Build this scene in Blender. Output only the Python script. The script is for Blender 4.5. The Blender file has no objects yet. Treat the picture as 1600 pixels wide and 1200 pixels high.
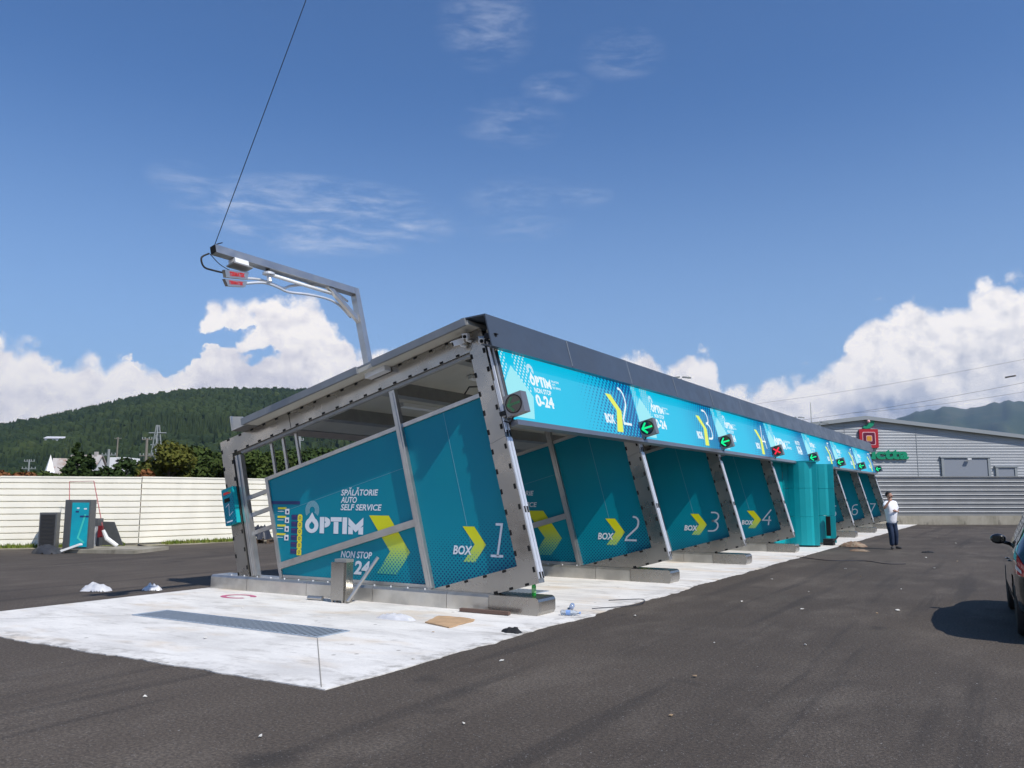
import bpy, math, random
from mathutils import Vector, Matrix, noise
R = math.radians
random.seed(7)
HAZE = True
sc = bpy.context.scene
COL = sc.collection

# ------------------------------------------------------------------ camera
EYE = 1.65
YAW = R(31.508); PITCH = R(7.6235)
cam = bpy.data.objects.new('camera', bpy.data.cameras.new('camera'))
COL.objects.link(cam)
cam.location = (0, 0, EYE)
cam.rotation_euler = (R(90) + PITCH, 0, YAW)
cam.data.sensor_width = 36; cam.data.lens = 1300 / 1600 * 36
cam.data.clip_start = 0.05; cam.data.clip_end = 30000
sc.camera = cam
sc.view_settings.view_transform = 'Standard'; sc.view_settings.look = 'None'
sc.view_settings.exposure = 0.0; sc.view_settings.gamma = 1.0

# ------------------------------------------------------------------ sun
SUN = Vector((1, -0.27, 1.22)).normalized()
SUN_EL = math.asin(SUN.z); SUN_AZ = math.atan2(SUN.x, SUN.y)
sl = bpy.data.lights.new('sun', 'SUN'); sl.energy = 4.7; sl.angle = R(0.53); sl.color = (1.0, 0.955, 0.89)
so = bpy.data.objects.new('sun', sl); COL.objects.link(so)
so.rotation_euler = (-SUN).to_track_quat('-Z', 'Y').to_euler(); so.location = (30, -5, 40)

# ------------------------------------------------------------------ node helper
class T:
    def __init__(s, tree): s.t = tree; s.n = tree.nodes; s.l = tree.links
    def new(s, typ, **kw):
        n = s.n.new(typ)
        for k, v in kw.items(): setattr(n, k, v)
        return n
    def put(s, sock, v):
        if isinstance(v, bpy.types.NodeSocket): s.l.new(v, sock)
        elif v is not None:
            if hasattr(sock.default_value, '__len__') and not hasattr(v, '__len__'): v = (v,) * len(sock.default_value)
            if hasattr(v, '__len__') and len(v) == 3 and len(sock.default_value) == 4: v = (*v, 1)
            sock.default_value = v
    def m(s, op, a, b=None, c=None, clamp=False):
        n = s.new('ShaderNodeMath', operation=op, use_clamp=clamp)
        s.put(n.inputs[0], a); s.put(n.inputs[1], b); s.put(n.inputs[2], c)
        return n.outputs[0]
    def vm(s, op, a, b=None):
        n = s.new('ShaderNodeVectorMath', operation=op)
        s.put(n.inputs[0], a); s.put(n.inputs[1], b)
        return n.outputs[0]
    def ss(s, v, a, b, lo=0.0, hi=1.0):
        n = s.new('ShaderNodeMapRange', interpolation_type='SMOOTHSTEP')
        s.put(n.inputs[0], v); s.put(n.inputs[1], a); s.put(n.inputs[2], b); s.put(n.inputs[3], lo); s.put(n.inputs[4], hi)
        return n.outputs[0]
    def mix(s, f, a, b, typ='MIX'):
        n = s.new('ShaderNodeMix', data_type='RGBA', blend_type=typ)
        s.put(n.inputs[0], f); s.put(n.inputs[6], a); s.put(n.inputs[7], b)
        return n.outputs[2]
    def noise(s, vec, scale, detail=4, rough=0.55, dist=0.0):
        n = s.new('ShaderNodeTexNoise'); s.put(n.inputs['Vector'], vec)
        n.inputs['Scale'].default_value = scale; n.inputs['Detail'].default_value = detail
        n.inputs['Roughness'].default_value = rough; n.inputs['Distortion'].default_value = dist
        return n.outputs[0]
    def vor(s, vec, scale, feature='F1', out='Distance'):
        n = s.new('ShaderNodeTexVoronoi', feature=feature); s.put(n.inputs['Vector'], vec)
        n.inputs['Scale'].default_value = scale
        return n.outputs[out]
    def xyz(s, v):
        n = s.new('ShaderNodeSeparateXYZ'); s.put(n.inputs[0], v); return n.outputs
    def comb(s, x, y, z):
        n = s.new('ShaderNodeCombineXYZ'); s.put(n.inputs[0], x); s.put(n.inputs[1], y); s.put(n.inputs[2], z); return n.outputs[0]

# ------------------------------------------------------------------ world: sky with clouds
w = bpy.data.worlds.new('World'); sc.world = w; w.use_nodes = True
t = T(w.node_tree); t.n.clear()
out = t.new('ShaderNodeOutputWorld'); bg = t.new('ShaderNodeBackground'); bg.inputs[1].default_value = 0.1
t.l.new(bg.outputs[0], out.inputs[0])
sky = t.new('ShaderNodeTexSky', sky_type='NISHITA'); sky.sun_disc = False
sky.sun_elevation = SUN_EL; sky.sun_rotation = SUN_AZ
sky.altitude = 300; sky.air_density = 1.0; sky.dust_density = 0.6; sky.ozone_density = 2.2
D = t.new('ShaderNodeTexCoord').outputs['Generated']
dx, dy, dz = t.xyz(D)
az = t.m('MULTIPLY', t.m('ARCTAN2', dx, dy), 180 / math.pi)
el = t.m('MULTIPLY', t.m('ARCSINE', dz), 180 / math.pi)
# cloud-top line (azimuth, elevation in degrees from the car wash's axis)
PROF = [(-180, 6), (-150, 9), (-120, 6), (-95, 10), (-74.6, 7), (-69.6, 8.8), (-65.4, 8.6), (-63.5, 9.2), (-62.0, 8.8), (-60.5, 8.1), (-59.2, 8.0), (-58.3, 7.7), (-57.5, 7.98),
 (-56.6, 8.6), (-55.8, 8.57), (-55.2, 7.6), (-54.2, 7.4), (-53.3, 8.1), (-52.9, 11.2), (-52.0, 12.1), (-51.0, 12.4), (-49.2, 12.2), (-47.8, 13.1), (-46.8, 13.4), (-45.1, 13.1),
 (-44.8, 12.1), (-43.5, 11.4), (-42.9, 10.2), (-41.9, 9.5), (-40.4, 9.9), (-39.3, 9.8), (-37.7, 8.2), (-36, 7.6), (-27.1, 7.6), (-24.4, 9.5), (-23.1, 9.9), (-22.2, 9.2), (-20.5, 8.7),
 (-19.2, 9.5), (-18.0, 9.2), (-17.3, 8.0), (-16.9, 6.9), (-15.5, 7.1), (-13.3, 7.4), (-12.3, 7.2), (-10.3, 7.7), (-8.9, 8.2), (-8.4, 11.1), (-7.4, 11.7), (-6.5, 11.0), (-5.7, 11.8),
 (-4.5, 11.6), (-3.1, 10.9), (-1.9, 12.2), (-0.8, 12.8), (0.7, 12.0), (3.9, 12.0), (8, 9.3), (14, 7.9), (30, 10), (45, 6), (70, 9), (95, 5), (130, 9), (160, 5), (180, 6)]
fine = t.noise(D, 34, 7, 0.62); fine2 = t.noise(t.vm('ADD', D, (3.1, 1.7, 0.4)), 34, 6, 0.62)
puff = t.vor(t.vm('ADD', D, t.vm('MULTIPLY', t.comb(fine, fine2, fine), (0.035, 0.035, 0.035))), 38)
az2 = t.m('ADD', az, t.m('MULTIPLY', t.m('SUBTRACT', fine, 0.5), 2.2))
crv = t.new('ShaderNodeFloatCurve'); c = crv.mapping.curves[0]
while len(c.points) < len(PROF): c.points.new(0.5, 0.5)
for p_, (a, e) in zip(c.points, PROF): p_.location = ((a + 180) / 360, e / 20); p_.handle_type = 'VECTOR'
crv.mapping.update()
t.put(crv.inputs[1], t.m('DIVIDE', t.m('ADD', az2, 180), 360))
top = t.m('MULTIPLY', crv.outputs[0], 20)
el2 = t.m('ADD', el, t.m('ADD', t.m('MULTIPLY', t.m('SUBTRACT', fine2, 0.54), 2.4), t.m('MULTIPLY', t.m('SUBTRACT', puff, 0.62), 1.5)))
depth = t.m('SUBTRACT', top, el2)
az3 = t.m('ADD', az, t.m('MULTIPLY', t.m('SUBTRACT', fine, 0.5), 3.4)); el3 = t.m('ADD', t.m('ADD', el, t.m('MULTIPLY', t.m('SUBTRACT', puff, 0.5), -1.0)), t.m('MULTIPLY', t.m('SUBTRACT', fine2, 0.5), 2.6))
def blob(a0, e0, ra, re, A=az3, Ee=el3):
    u = t.m('DIVIDE', t.m('SUBTRACT', A, a0), ra); v = t.m('DIVIDE', t.m('SUBTRACT', Ee, e0), re)
    return t.m('SUBTRACT', 1.0, t.m('ADD', t.m('MULTIPLY', u, u), t.m('MULTIPLY', v, v)))
hole = t.m('MAXIMUM', blob(-54.2, 9.6, 3.4, 1.6), t.m('MAXIMUM', blob(-48.9, 8.9, 2.5, 1.3), blob(-51.2, 10.0, 2.6, 1.1)))
hole = t.m('MULTIPLY', t.m('MAXIMUM', hole, 0), 4.0)
cden = t.m('SUBTRACT', depth, hole)
cum = t.ss(cden, -0.2, 0.8)
# relief light on the clouds: density noise compared with itself a step towards the sun
step = SUN * 0.011
b1 = t.noise(D, 17, 7, 0.6); b2 = t.noise(t.vm('ADD', D, (step.x, step.y, step.z)), 17, 7, 0.6)
rel = t.m('MULTIPLY', t.m('SUBTRACT', b1, b2), 2.6)
inner = t.ss(depth, 0.4, 7.0)
core = t.m('MULTIPLY', inner, t.ss(t.noise(D, 7, 3, 0.5), 0.3, 0.75, 0.20, 0.85))
rightside = t.ss(az, -30, -4)
shadowcol = t.mix(rightside, (5.6, 5.6, 6.9), (3.3, 3.9, 5.4))
lum = t.m('ADD', t.m('SUBTRACT', 1.0, core), rel, clamp=True)
ccol = t.mix(lum, shadowcol, (11.6, 11.0, 10.5))
# thin high cloud
Ds = t.vm('MULTIPLY', D, (1.0, 1.0, 4.5))
ci = t.m('MULTIPLY', t.ss(t.noise(Ds, 14, 9, 0.68, 0.35), 0.38, 0.78), t.ss(t.noise(D, 3.0, 3), 0.2, 0.5))
def reg(a0, e0, ra, re): return t.m('MAXIMUM', blob(a0, e0, ra, re, az, el), 0)
regs = t.m('MULTIPLY', reg(-45, 18.5, 10, 2.8), 1.8)
for args in ((-31.5, 25.0, 4.2, 1.8), (-28.3, 27.2, 2.8, 1.1), (-31, 20.3, 4.5, 1.5), (-31.2, 18.4, 4.5, 1.2), (-33.4, 31.0, 4, 3), (-23.5, 29.0, 3.4, 1.8), (-26.3, 20.3, 2.2, 0.9), (-54, 20, 2.5, 1.2)):
    regs = t.m('ADD', regs, t.m('MULTIPLY', reg(*args), 0.6))
cirr = t.m('MULTIPLY', t.m('MULTIPLY', ci, t.m('MINIMUM', regs, 1.0)), 0.55)
hz = t.ss(el, 0, 28, 0.55, 0.0)
skyc = t.mix(1.0, sky.outputs[0], (0.66, 0.97, 1.32), 'MULTIPLY')
skyc = t.mix(hz, skyc, (4.5, 6.2, 8.6))
base = t.mix(cirr, skyc, (7.2, 7.8, 9.2))
fin = t.mix(cum, base, ccol)
t.put(bg.inputs[0], fin)

# ------------------------------------------------------------------ mesh builder
ORG = {}
class MB:
    def __init__(s): s.v = []; s.f = []; s.mi = []; s.uv = None; s.smooth = False
    def face(s, idx, m=0): s.f.append(idx); s.mi.append(m)
    def poly(s, pts, m=0):
        b = len(s.v); s.v += [tuple(p) for p in pts]; s.face(list(range(b, b + len(pts))), m); return s
    def prism(s, poly, d, m=0):            # planar polygon of 3-D points extruded by vector d
        b = len(s.v); n = len(poly); d = Vector(d)
        s.v += [tuple(p) for p in poly] + [tuple(Vector(p) + d) for p in poly]
        s.face(list(range(b + n - 1, b - 1, -1)), m); s.face(list(range(b + n, b + 2 * n)), m)
        for i in range(n): j = (i + 1) % n; s.face([b + i, b + j, b + n + j, b + n + i], m)
        return s
    def box(s, x0, x1, y0, y1, z0, z1, m=0):
        return s.prism([(x0, y0, z0), (x1, y0, z0), (x1, y1, z0), (x0, y1, z0)], (0, 0, z1 - z0), m)
    def bx(s, c, sx, sy, sz, rot=None, m=0):
        M = rot or Matrix(); c = Vector(c)
        q = [c + M.to_3x3() @ Vector((a * sx / 2, b_ * sy / 2, -sz / 2)) for a, b_ in ((-1, -1), (1, -1), (1, 1), (-1, 1))]
        return s.prism(q, M.to_3x3() @ Vector((0, 0, sz)), m)
    def tube(s, pts, r, n=8, m=0, cap=True):
        pts = [Vector(p) for p in pts]; rs = r if isinstance(r, (list, tuple)) else [r] * len(pts)
        b = len(s.v); up = None
        for i, p in enumerate(pts):
            d = (pts[min(i + 1, len(pts) - 1)] - pts[max(i - 1, 0)]).normalized()
            a = d.cross(Vector((0, 0, 1)) if abs(d.z) < 0.95 else Vector((1, 0, 0))).normalized()
            if up is not None:
                a = (up - d * up.dot(d)).normalized()
            up = a; e = d.cross(a)
            for k in range(n):
                th = 2 * math.pi * k / n; s.v.append(tuple(p + (a * math.cos(th) + e * math.sin(th)) * rs[i]))
        for i in range(len(pts) - 1):
            for k in range(n):
                k2 = (k + 1) % n; s.face([b + i * n + k, b + i * n + k2, b + (i + 1) * n + k2, b + (i + 1) * n + k], m)
        if cap:
            s.face([b + k for k in range(n - 1, -1, -1)], m); q = b + (len(pts) - 1) * n; s.face([q + k for k in range(n)], m)
        return s
    def lathe(s, prof, c, axis=(0, 0, 1), n=16, m=0):
        a = Vector(axis).normalized(); u = a.orthogonal().normalized(); v = a.cross(u); b = len(s.v); c = Vector(c)
        for (r, h) in prof:
            for k in range(n):
                th = 2 * math.pi * k / n; s.v.append(tuple(c + a * h + (u * math.cos(th) + v * math.sin(th)) * r))
        for i in range(len(prof) - 1):
            for k in range(n):
                k2 = (k + 1) % n; s.face([b + i * n + k, b + i * n + k2, b + (i + 1) * n + k2, b + (i + 1) * n + k], m)
        s.face([b + k for k in range(n - 1, -1, -1)], m); q = b + (len(prof) - 1) * n; s.face([q + k for k in range(n)], m)
        return s
    def build(s, name, mats, parent=None, org=(0, 0, 0), smooth=False, fix=True):
        me = bpy.data.meshes.new(name); o_ = Vector(org)
        me.from_pydata([tuple(Vector(p) - o_) for p in s.v], [], s.f)
        for mm in (mats if isinstance(mats, (list, tuple)) else [mats]): me.materials.append(mm)
        me.polygons.foreach_set('material_index', s.mi)
        if smooth: me.polygons.foreach_set('use_smooth', [True] * len(s.f))
        if s.uv:
            ul = me.uv_layers.new(name='UVMap'); ul.data.foreach_set('uv', s.uv)
        me.update()
        if fix:
            import bmesh
            bm = bmesh.new(); bm.from_mesh(me); bmesh.ops.recalc_face_normals(bm, faces=bm.faces); bm.to_mesh(me); bm.free()
        o = bpy.data.objects.new(name, me); COL.objects.link(o)
        return place(o, o_, parent)
def place(o, org, parent):
    org = Vector(org); ORG[o.name] = org
    if parent: o.parent = parent; o.location = org - ORG[parent.name]
    else: o.location = org
    return o
def tag(o, label=None, cat=None, group=None, kind=None):
    if label: o['label'] = label
    if cat: o['category'] = cat
    if group: o['group'] = group
    if kind: o['kind'] = kind
    return o
def thing(name, label, cat, loc, group=None):
    o = bpy.data.objects.new(name, None); COL.objects.link(o); o.empty_display_size = 0.3
    place(o, loc, None); return tag(o, label, cat, group)
def copy_part(o, parent, shift=(0, 0, 0)):
    c = o.copy(); COL.objects.link(c); ORG[c.name] = ORG[o.name] + Vector(shift); c.parent = parent
    c.location = ORG[c.name] - ORG[parent.name]
    for ch in [q for q in o.children]: copy_part(ch, c, shift)
    return c
def copy_thing(o, shift, label=None, group=None):
    c = o.copy(); COL.objects.link(c); ORG[c.name] = ORG[o.name] + Vector(shift); c.location = ORG[c.name]
    if label: c['label'] = label
    if group: c['group'] = group
    for ch in [q for q in o.children]: copy_part(ch, c, shift)
    return c

# ------------------------------------------------------------------ materials
def mat(name, col, rough=0.6, metal=0.0, var=0.0, vscale=3.0, bump=0.0, bscale=40.0, spec=0.5, emit=None, es=1.0, trans=0.0, col2=None, coat=0.0, rvar=0.0, stretch=None):
    m_ = bpy.data.materials.new(name); m_.use_nodes = True; tt = T(m_.node_tree); b = tt.n['Principled BSDF']
    co = tt.new('ShaderNodeTexCoord').outputs['Object']
    if stretch: co = tt.vm('MULTIPLY', co, stretch)
    cc = (*col, 1)
    if var or col2:
        nz = tt.noise(co, vscale, 5, 0.6)
        a = col2 if col2 else tuple(max(0, x * (1 - var)) for x in col)
        h = col if col2 else tuple(min(1, x * (1 + var)) for x in col)
        tt.put(b.inputs['Base Color'], tt.mix(tt.ss(nz, 0.3, 0.7), a, h))
    else: b.inputs['Base Color'].default_value = cc
    if rvar: tt.put(b.inputs['Roughness'], tt.ss(tt.noise(co, vscale * 2.3, 4), 0.3, 0.7, max(0.02, rough - rvar), rough + rvar))
    else: b.inputs['Roughness'].default_value = rough
    b.inputs['Metallic'].default_value = metal; b.inputs['Specular IOR Level'].default_value = spec
    b.inputs['Transmission Weight'].default_value = trans; b.inputs['Coat Weight'].default_value = coat
    if emit: b.inputs['Emission Color'].default_value = (*emit, 1); b.inputs['Emission Strength'].default_value = es
    if bump:
        bn = tt.new('ShaderNodeBump'); bn.inputs['Strength'].default_value = bump; bn.inputs['Distance'].default_value = 0.02
        tt.put(bn.inputs['Height'], tt.noise(co, bscale, 4)); tt.l.new(bn.outputs[0], b.inputs['Normal'])
    return m_
steel = mat('stainless_steel', (0.37, 0.355, 0.33), 0.27, 0.92, 0.08, 0.9, rvar=0.07)
alu = mat('aluminium_profile', (0.50, 0.49, 0.47), 0.34, 0.85, 0.06, 3.0, rvar=0.06)
alu_light = mat('pale_aluminium_channel', (0.74, 0.75, 0.77), 0.45, 0.55, 0.06, 3.0)
galv = mat('galvanised_sheet', (0.54, 0.52, 0.48), 0.36, 0.85, 0.16, 2.2, rvar=0.08)
slotm = mat('black_slot', (0.004, 0.004, 0.004), 0.9)
rubber = mat('black_rubber', (0.012, 0.012, 0.013), 0.7)
beige = mat('beige_roof_panel', (0.50, 0.48, 0.42), 0.6, 0, 0.05, 2)
purl = mat('purlin_steel', (0.30, 0.30, 0.29), 0.5, 0.5, 0.1, 3)
trimm = mat('grey_roof_trim', (0.22, 0.235, 0.25), 0.42, 0.4, 0.1, 3)
capm = mat('anthracite_fascia', (0.052, 0.066, 0.090), 0.38, 0.0, 0.08, 0.9, 0.5, 1.3, rvar=0.06, stretch=(1, 0.7, 1))
white = mat('white_paint', (0.78, 0.78, 0.77), 0.5, 0, 0.05, 4)
lettering = mat('white_vinyl', (0.66, 0.70, 0.74), 0.45)
navy = mat('navy_vinyl', (0.012, 0.03, 0.13), 0.45)
purple = mat('purple_vinyl', (0.10, 0.03, 0.16), 0.45)
yellow = mat('yellow_vinyl', (0.75, 0.66, 0.03), 0.45)
redm = mat('red_paint', (0.55, 0.02, 0.02), 0.5)
teal = mat('teal_sheet', (0.0, 0.33, 0.37), 0.42, 0, 0.05, 1.2, 0.15, 1.5)
tealdark = mat('dark_teal_print', (0.0, 0.16, 0.22), 0.4)
concrete_old = None

def halftone_panel():
    m_ = bpy.data.materials.new('teal_print_with_halftone'); m_.use_nodes = True; tt = T(m_.node_tree); b = tt.n['Principled BSDF']
    co = tt.new('ShaderNodeTexCoord').outputs['Object']; x, y, z = tt.xyz(co)
    k = 2 * math.pi / 0.068
    cc = tt.m('MULTIPLY', tt.m('COSINE', tt.m('MULTIPLY', x, k)), tt.m('COSINE', tt.m('MULTIPLY', z, k)))
    # x is measured from the middle of the frame; the dots grow down and towards the front
    g = tt.m('ADD', tt.m('MULTIPLY', tt.m('SUBTRACT', 1.05, z), 0.95), tt.m('MULTIPLY', tt.m('SUBTRACT', x, 1.1), 0.26), clamp=True)
    g = tt.m('MINIMUM', g, 0.82)
    dot = tt.ss(tt.m('SUBTRACT', cc, tt.m('SUBTRACT', 1.0, tt.m('MULTIPLY', g, 1.0))), -0.05, 0.12)
    grad = tt.ss(z, 0.2, 2.8)
    basec = tt.mix(grad, (0.0, 0.225, 0.30), (0.0, 0.185, 0.265))
    nz = tt.noise(co, 1.3, 4)
    basec = tt.mix(tt.ss(nz, 0.35, 0.7), basec, (0.0, 0.205, 0.275))
    tt.put(b.inputs['Base Color'], tt.mix(dot, basec, (0.0, 0.032, 0.13)))
    b.inputs['Roughness'].default_value = 0.38; b.inputs['Specular IOR Level'].default_value = 0.22
    return m_
panelm = halftone_panel()
def chevron_mat():
    m_ = bpy.data.materials.new('yellow_to_green_chevron'); m_.use_nodes = True; tt = T(m_.node_tree); b = tt.n['Principled BSDF']
    co = tt.new('ShaderNodeTexCoord').outputs['Object']; x, y, z = tt.xyz(co)
    k = 2 * math.pi / 0.068
    cc = tt.m('MULTIPLY', tt.m('COSINE', tt.m('MULTIPLY', x, k)), tt.m('COSINE', tt.m('MULTIPLY', z, k)))
    g = tt.ss(z, 0.95, 0.42)
    dot = tt.ss(tt.m('SUBTRACT', cc, tt.m('SUBTRACT', 1.0, tt.m('MULTIPLY', g, 1.1))), -0.05, 0.12)
    c1 = tt.mix(tt.ss(z, 1.1, 0.4), (0.62, 0.62, 0.0), (0.12, 0.46, 0.22))
    tt.put(b.inputs['Base Color'], tt.mix(dot, c1, (0.0, 0.16, 0.26)))
    b.inputs['Roughness'].default_value = 0.4
    return m_
chevm = chevron_mat()

def emis(name, col, s=1.0):
    m_ = bpy.data.materials.new(name); m_.use_nodes = True; b = m_.node_tree.nodes['Principled BSDF']
    b.inputs['Base Color'].default_value = (0.01, 0.01, 0.01, 1); b.inputs['Roughness'].default_value = 0.5
    b.inputs['Emission Color'].default_value = (*col, 1); b.inputs['Emission Strength'].default_value = s
    return m_
def led_mat(tech):
    m_ = bpy.data.materials.new('led_screen_picture'); m_.use_nodes = True; tt = T(m_.node_tree); b = tt.n['Principled BSDF']
    u, v, _ = tt.xyz(tt.new('ShaderNodeUVMap').outputs[0])      # metres along and up the screen
    k = 2 * math.pi / 0.15
    sk = tt.m('ADD', u, tt.m('MULTIPLY', v, 0.25))
    cc = tt.m('MULTIPLY', tt.m('COSINE', tt.m('MULTIPLY', sk, k)), tt.m('COSINE', tt.m('MULTIPLY', v, k * 1.25)))
    g = tt.m('MULTIPLY', tt.ss(u, 2.2, 4.8), 1.25)
    dot = tt.ss(tt.m('SUBTRACT', cc, tt.m('SUBTRACT', 1.0, g)), -0.02, 0.1)
    # white dots climbing past the drop in the upper corner
    k2 = 2 * math.pi / 0.105
    c2 = tt.m('MULTIPLY', tt.m('COSINE', tt.m('MULTIPLY', sk, k2)), tt.m('COSINE', tt.m('MULTIPLY', v, k2)))
    def band(lo, hi):
        q = tt.m('ADD', u, tt.m('MULTIPLY', v, 0.0))
        return tt.m('MULTIPLY', tt.ss(q, lo, lo + 0.02), tt.ss(q, hi, hi - 0.02))
    w1 = tt.m('MULTIPLY', band(0.02, 0.26), tt.ss(v, 0.50, 0.56))
    q2 = tt.m('ADD', u, tt.m('MULTIPLY', v, 0.0))
    w2 = tt.m('MULTIPLY', band(0.46, 0.86), tt.ss(tt.m('ADD', v, tt.m('MULTIPLY', tt.m('ABSOLUTE', tt.m('SUBTRACT', u, 0.72)), 1.1)), 0.56, 0.60))
    wd = tt.m('MULTIPLY', tt.ss(c2, 0.25, 0.45), tt.m('MAXIMUM', w1, w2))
    base = tt.mix(tt.ss(u, 0, 5), (0.0, 0.60, 0.88), (0.0, 0.50, 0.80))
    col = tt.mix(dot, base, (0.0, 0.06, 0.32)); col = tt.mix(wd, col, (0.62, 0.95, 1.0))
    tt.put(b.inputs['Emission Color'], col); b.inputs['Emission Strength'].default_value = 0.88
    b.inputs['Base Color'].default_value = (0.02, 0.03, 0.035, 1); b.inputs['Roughness'].default_value = 0.5
    return m_
ledm = led_mat(False)
led_white = emis('led_white', (0.86, 0.97, 1.0), 0.95)
led_pale = emis('led_pale_cyan', (0.36, 0.88, 0.97), 0.9)
led_cyan = emis('led_cyan', (0.0, 0.50, 0.80), 0.88)
led_yel = emis('led_yellow', (0.80, 0.90, 0.10), 0.95)
sig_green = emis('green_signal_light', (0.0, 1.0, 0.32), 1.1)
sig_dim = emis('dim_green_signal_light', (0.05, 0.35, 0.16), 0.45)
sig_red = emis('red_signal_light', (1.0, 0.015, 0.05), 1.1)
tube_m = mat('fluorescent_tube', (0.8, 0.8, 0.78), 0.4)

# ------------------------------------------------------------------ ground
def ground_mat():
    m_ = bpy.data.materials.new('asphalt'); m_.use_nodes = True; tt = T(m_.node_tree); b = tt.n['Principled BSDF']
    co = tt.new('ShaderNodeTexCoord').outputs['Object']
    big = tt.noise(co, 0.16, 5, 0.6); mid = tt.noise(tt.vm('MULTIPLY', co, (1.0, 0.45, 1)), 1.1, 6, 0.65); fin_ = tt.noise(co, 38, 3, 0.7)
    c1 = tt.mix(tt.ss(big, 0.3, 0.7), (0.074, 0.059, 0.047), (0.124, 0.100, 0.079))
    c1 = tt.mix(tt.ss(mid, 0.45, 0.75, 0.0, 0.75), c1, (0.175, 0.146, 0.118))
    c1 = tt.mix(tt.ss(tt.noise(tt.vm('ADD', co, (31, 7, 0)), 0.5, 4), 0.58, 0.75, 0, 0.5), c1, (0.115, 0.098, 0.078))
    tyre = tt.noise(tt.vm('MULTIPLY', co, (2.2, 0.10, 1)), 1.0, 3, 0.6)
    c1 = tt.mix(tt.ss(tyre, 0.54, 0.66, 0, 0.45), c1, (0.036, 0.031, 0.028))
    oil = tt.noise(tt.vm('ADD', co, (5, 60, 0)), 0.7, 3, 0.5)
    c1 = tt.mix(tt.ss(oil, 0.64, 0.72, 0, 0.55), c1, (0.030, 0.027, 0.025))
    c1 = tt.mix(tt.ss(fin_, 0.36, 0.66, 0.62, 0.0), c1, (0.022, 0.019, 0.017))
    sp = tt.m('MULTIPLY', tt.ss(tt.vor(co, 42), 0.26, 0.12), tt.ss(tt.noise(co, 17, 2), 0.46, 0.60))
    c1 = tt.mix(sp, c1, (0.20, 0.19, 0.18))
    sp2 = tt.m('MULTIPLY', tt.ss(tt.vor(co, 5.3), 0.055, 0.03), tt.ss(tt.noise(co, 0.8, 3), 0.48, 0.6))
    c1 = tt.mix(sp2, c1, (0.32, 0.31, 0.29))
    tt.put(b.inputs['Base Color'], c1); b.inputs['Roughness'].default_value = 0.88; b.inputs['Specular IOR Level'].default_value = 0.3
    bn = tt.new('ShaderNodeBump'); bn.inputs['Strength'].default_value = 0.55; bn.inputs['Distance'].default_value = 0.012
    tt.put(bn.inputs['Height'], tt.m('ADD', fin_, tt.m('MULTIPLY', tt.vor(co, 90), 0.6))); tt.l.new(bn.outputs[0], b.inputs['Normal'])
    return m_
asph = ground_mat()
def slab_mat():
    m_ = bpy.data.materials.new('pale_new_concrete'); m_.use_nodes = True; tt = T(m_.node_tree); b = tt.n['Principled BSDF']
    co = tt.new('ShaderNodeTexCoord').outputs['Object']
    a = tt.noise(tt.vm('MULTIPLY', co, (0.8, 1.6, 1)), 0.9, 7, 0.65, 0.4); f_ = tt.noise(co, 28, 4, 0.7)
    c1 = tt.mix(tt.ss(a, 0.35, 0.72), (0.78, 0.755, 0.71), (0.58, 0.56, 0.53))
    st = tt.ss(tt.noise(tt.vm('MULTIPLY', co, (1.0, 3.2, 1)), 1.5, 5, 0.7), 0.50, 0.74, 0, 0.75)
    c1 = tt.mix(st, c1, (0.40, 0.375, 0.345))
    st2 = tt.ss(tt.noise(tt.vm('ADD', tt.vm('MULTIPLY', co, (0.7, 1.2, 1)), (9, 3, 0)), 0.9, 3), 0.52, 0.72, 0, 0.65)
    c1 = tt.mix(st2, c1, (0.62, 0.50, 0.36))
    x_, y_, z_ = tt.xyz(co)
    edge = tt.m('MAXIMUM', tt.ss(x_, -5.75, -5.25), tt.ss(y_, 5.9, 5.45))      # dust and bitumen trodden onto the outer rim
    c1 = tt.mix(tt.m('MULTIPLY', edge, tt.ss(tt.noise(co, 5, 6, 0.7), 0.45, 0.68, 0, 0.7)), c1, (0.22, 0.20, 0.175))
    spot = tt.m('MULTIPLY', tt.ss(tt.vor(co, 3.1), 0.10, 0.05), tt.ss(tt.noise(co, 0.9, 2), 0.5, 0.6))
    c1 = tt.mix(tt.m('MULTIPLY', spot, 0.7), c1, (0.16, 0.14, 0.12))
    c1 = tt.mix(tt.ss(f_, 0.3, 0.7, 0.12, 0.0), c1, (0.3, 0.29, 0.28))
    tt.put(b.inputs['Base Color'], c1); b.inputs['Roughness'].default_value = 0.85; b.inputs['Specular IOR Level'].default_value = 0.3
    bn = tt.new('ShaderNodeBump'); bn.inputs['Strength'].default_value = 0.3; bn.inputs['Distance'].default_value = 0.01
    tt.put(bn.inputs['Height'], tt.m('ADD', f_, a)); tt.l.new(bn.outputs[0], b.inputs['Normal'])
    return m_
slabm = slab_mat()
def mottled(name, a, b_, c_, s1, s2, rough=0.9, st=(1, 1, 1)):
    m_ = bpy.data.materials.new(name); m_.use_nodes = True; tt = T(m_.node_tree); b = tt.n['Principled BSDF']
    co = tt.vm('MULTIPLY', tt.new('ShaderNodeTexCoord').outputs['Object'], st)
    c1 = tt.mix(tt.ss(tt.noise(co, s1, 6, 0.65), 0.35, 0.65), a, b_)
    c1 = tt.mix(tt.ss(tt.noise(co, s2, 5, 0.7), 0.5, 0.72, 0, 0.85), c1, c_)
    tt.put(b.inputs['Base Color'], c1); b.inputs['Roughness'].default_value = rough; b.inputs['Specular IOR Level'].default_value = 0.2
    return m_
fieldm = mottled('field_ground', (0.07, 0.08, 0.03), (0.10, 0.085, 0.05), (0.05, 0.07, 0.02), 0.02, 0.4)
dirtm = mottled('gravel_and_grass_verge', (0.30, 0.27, 0.20), (0.20, 0.18, 0.13), (0.07, 0.10, 0.02), 1.2, 0.7)
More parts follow.
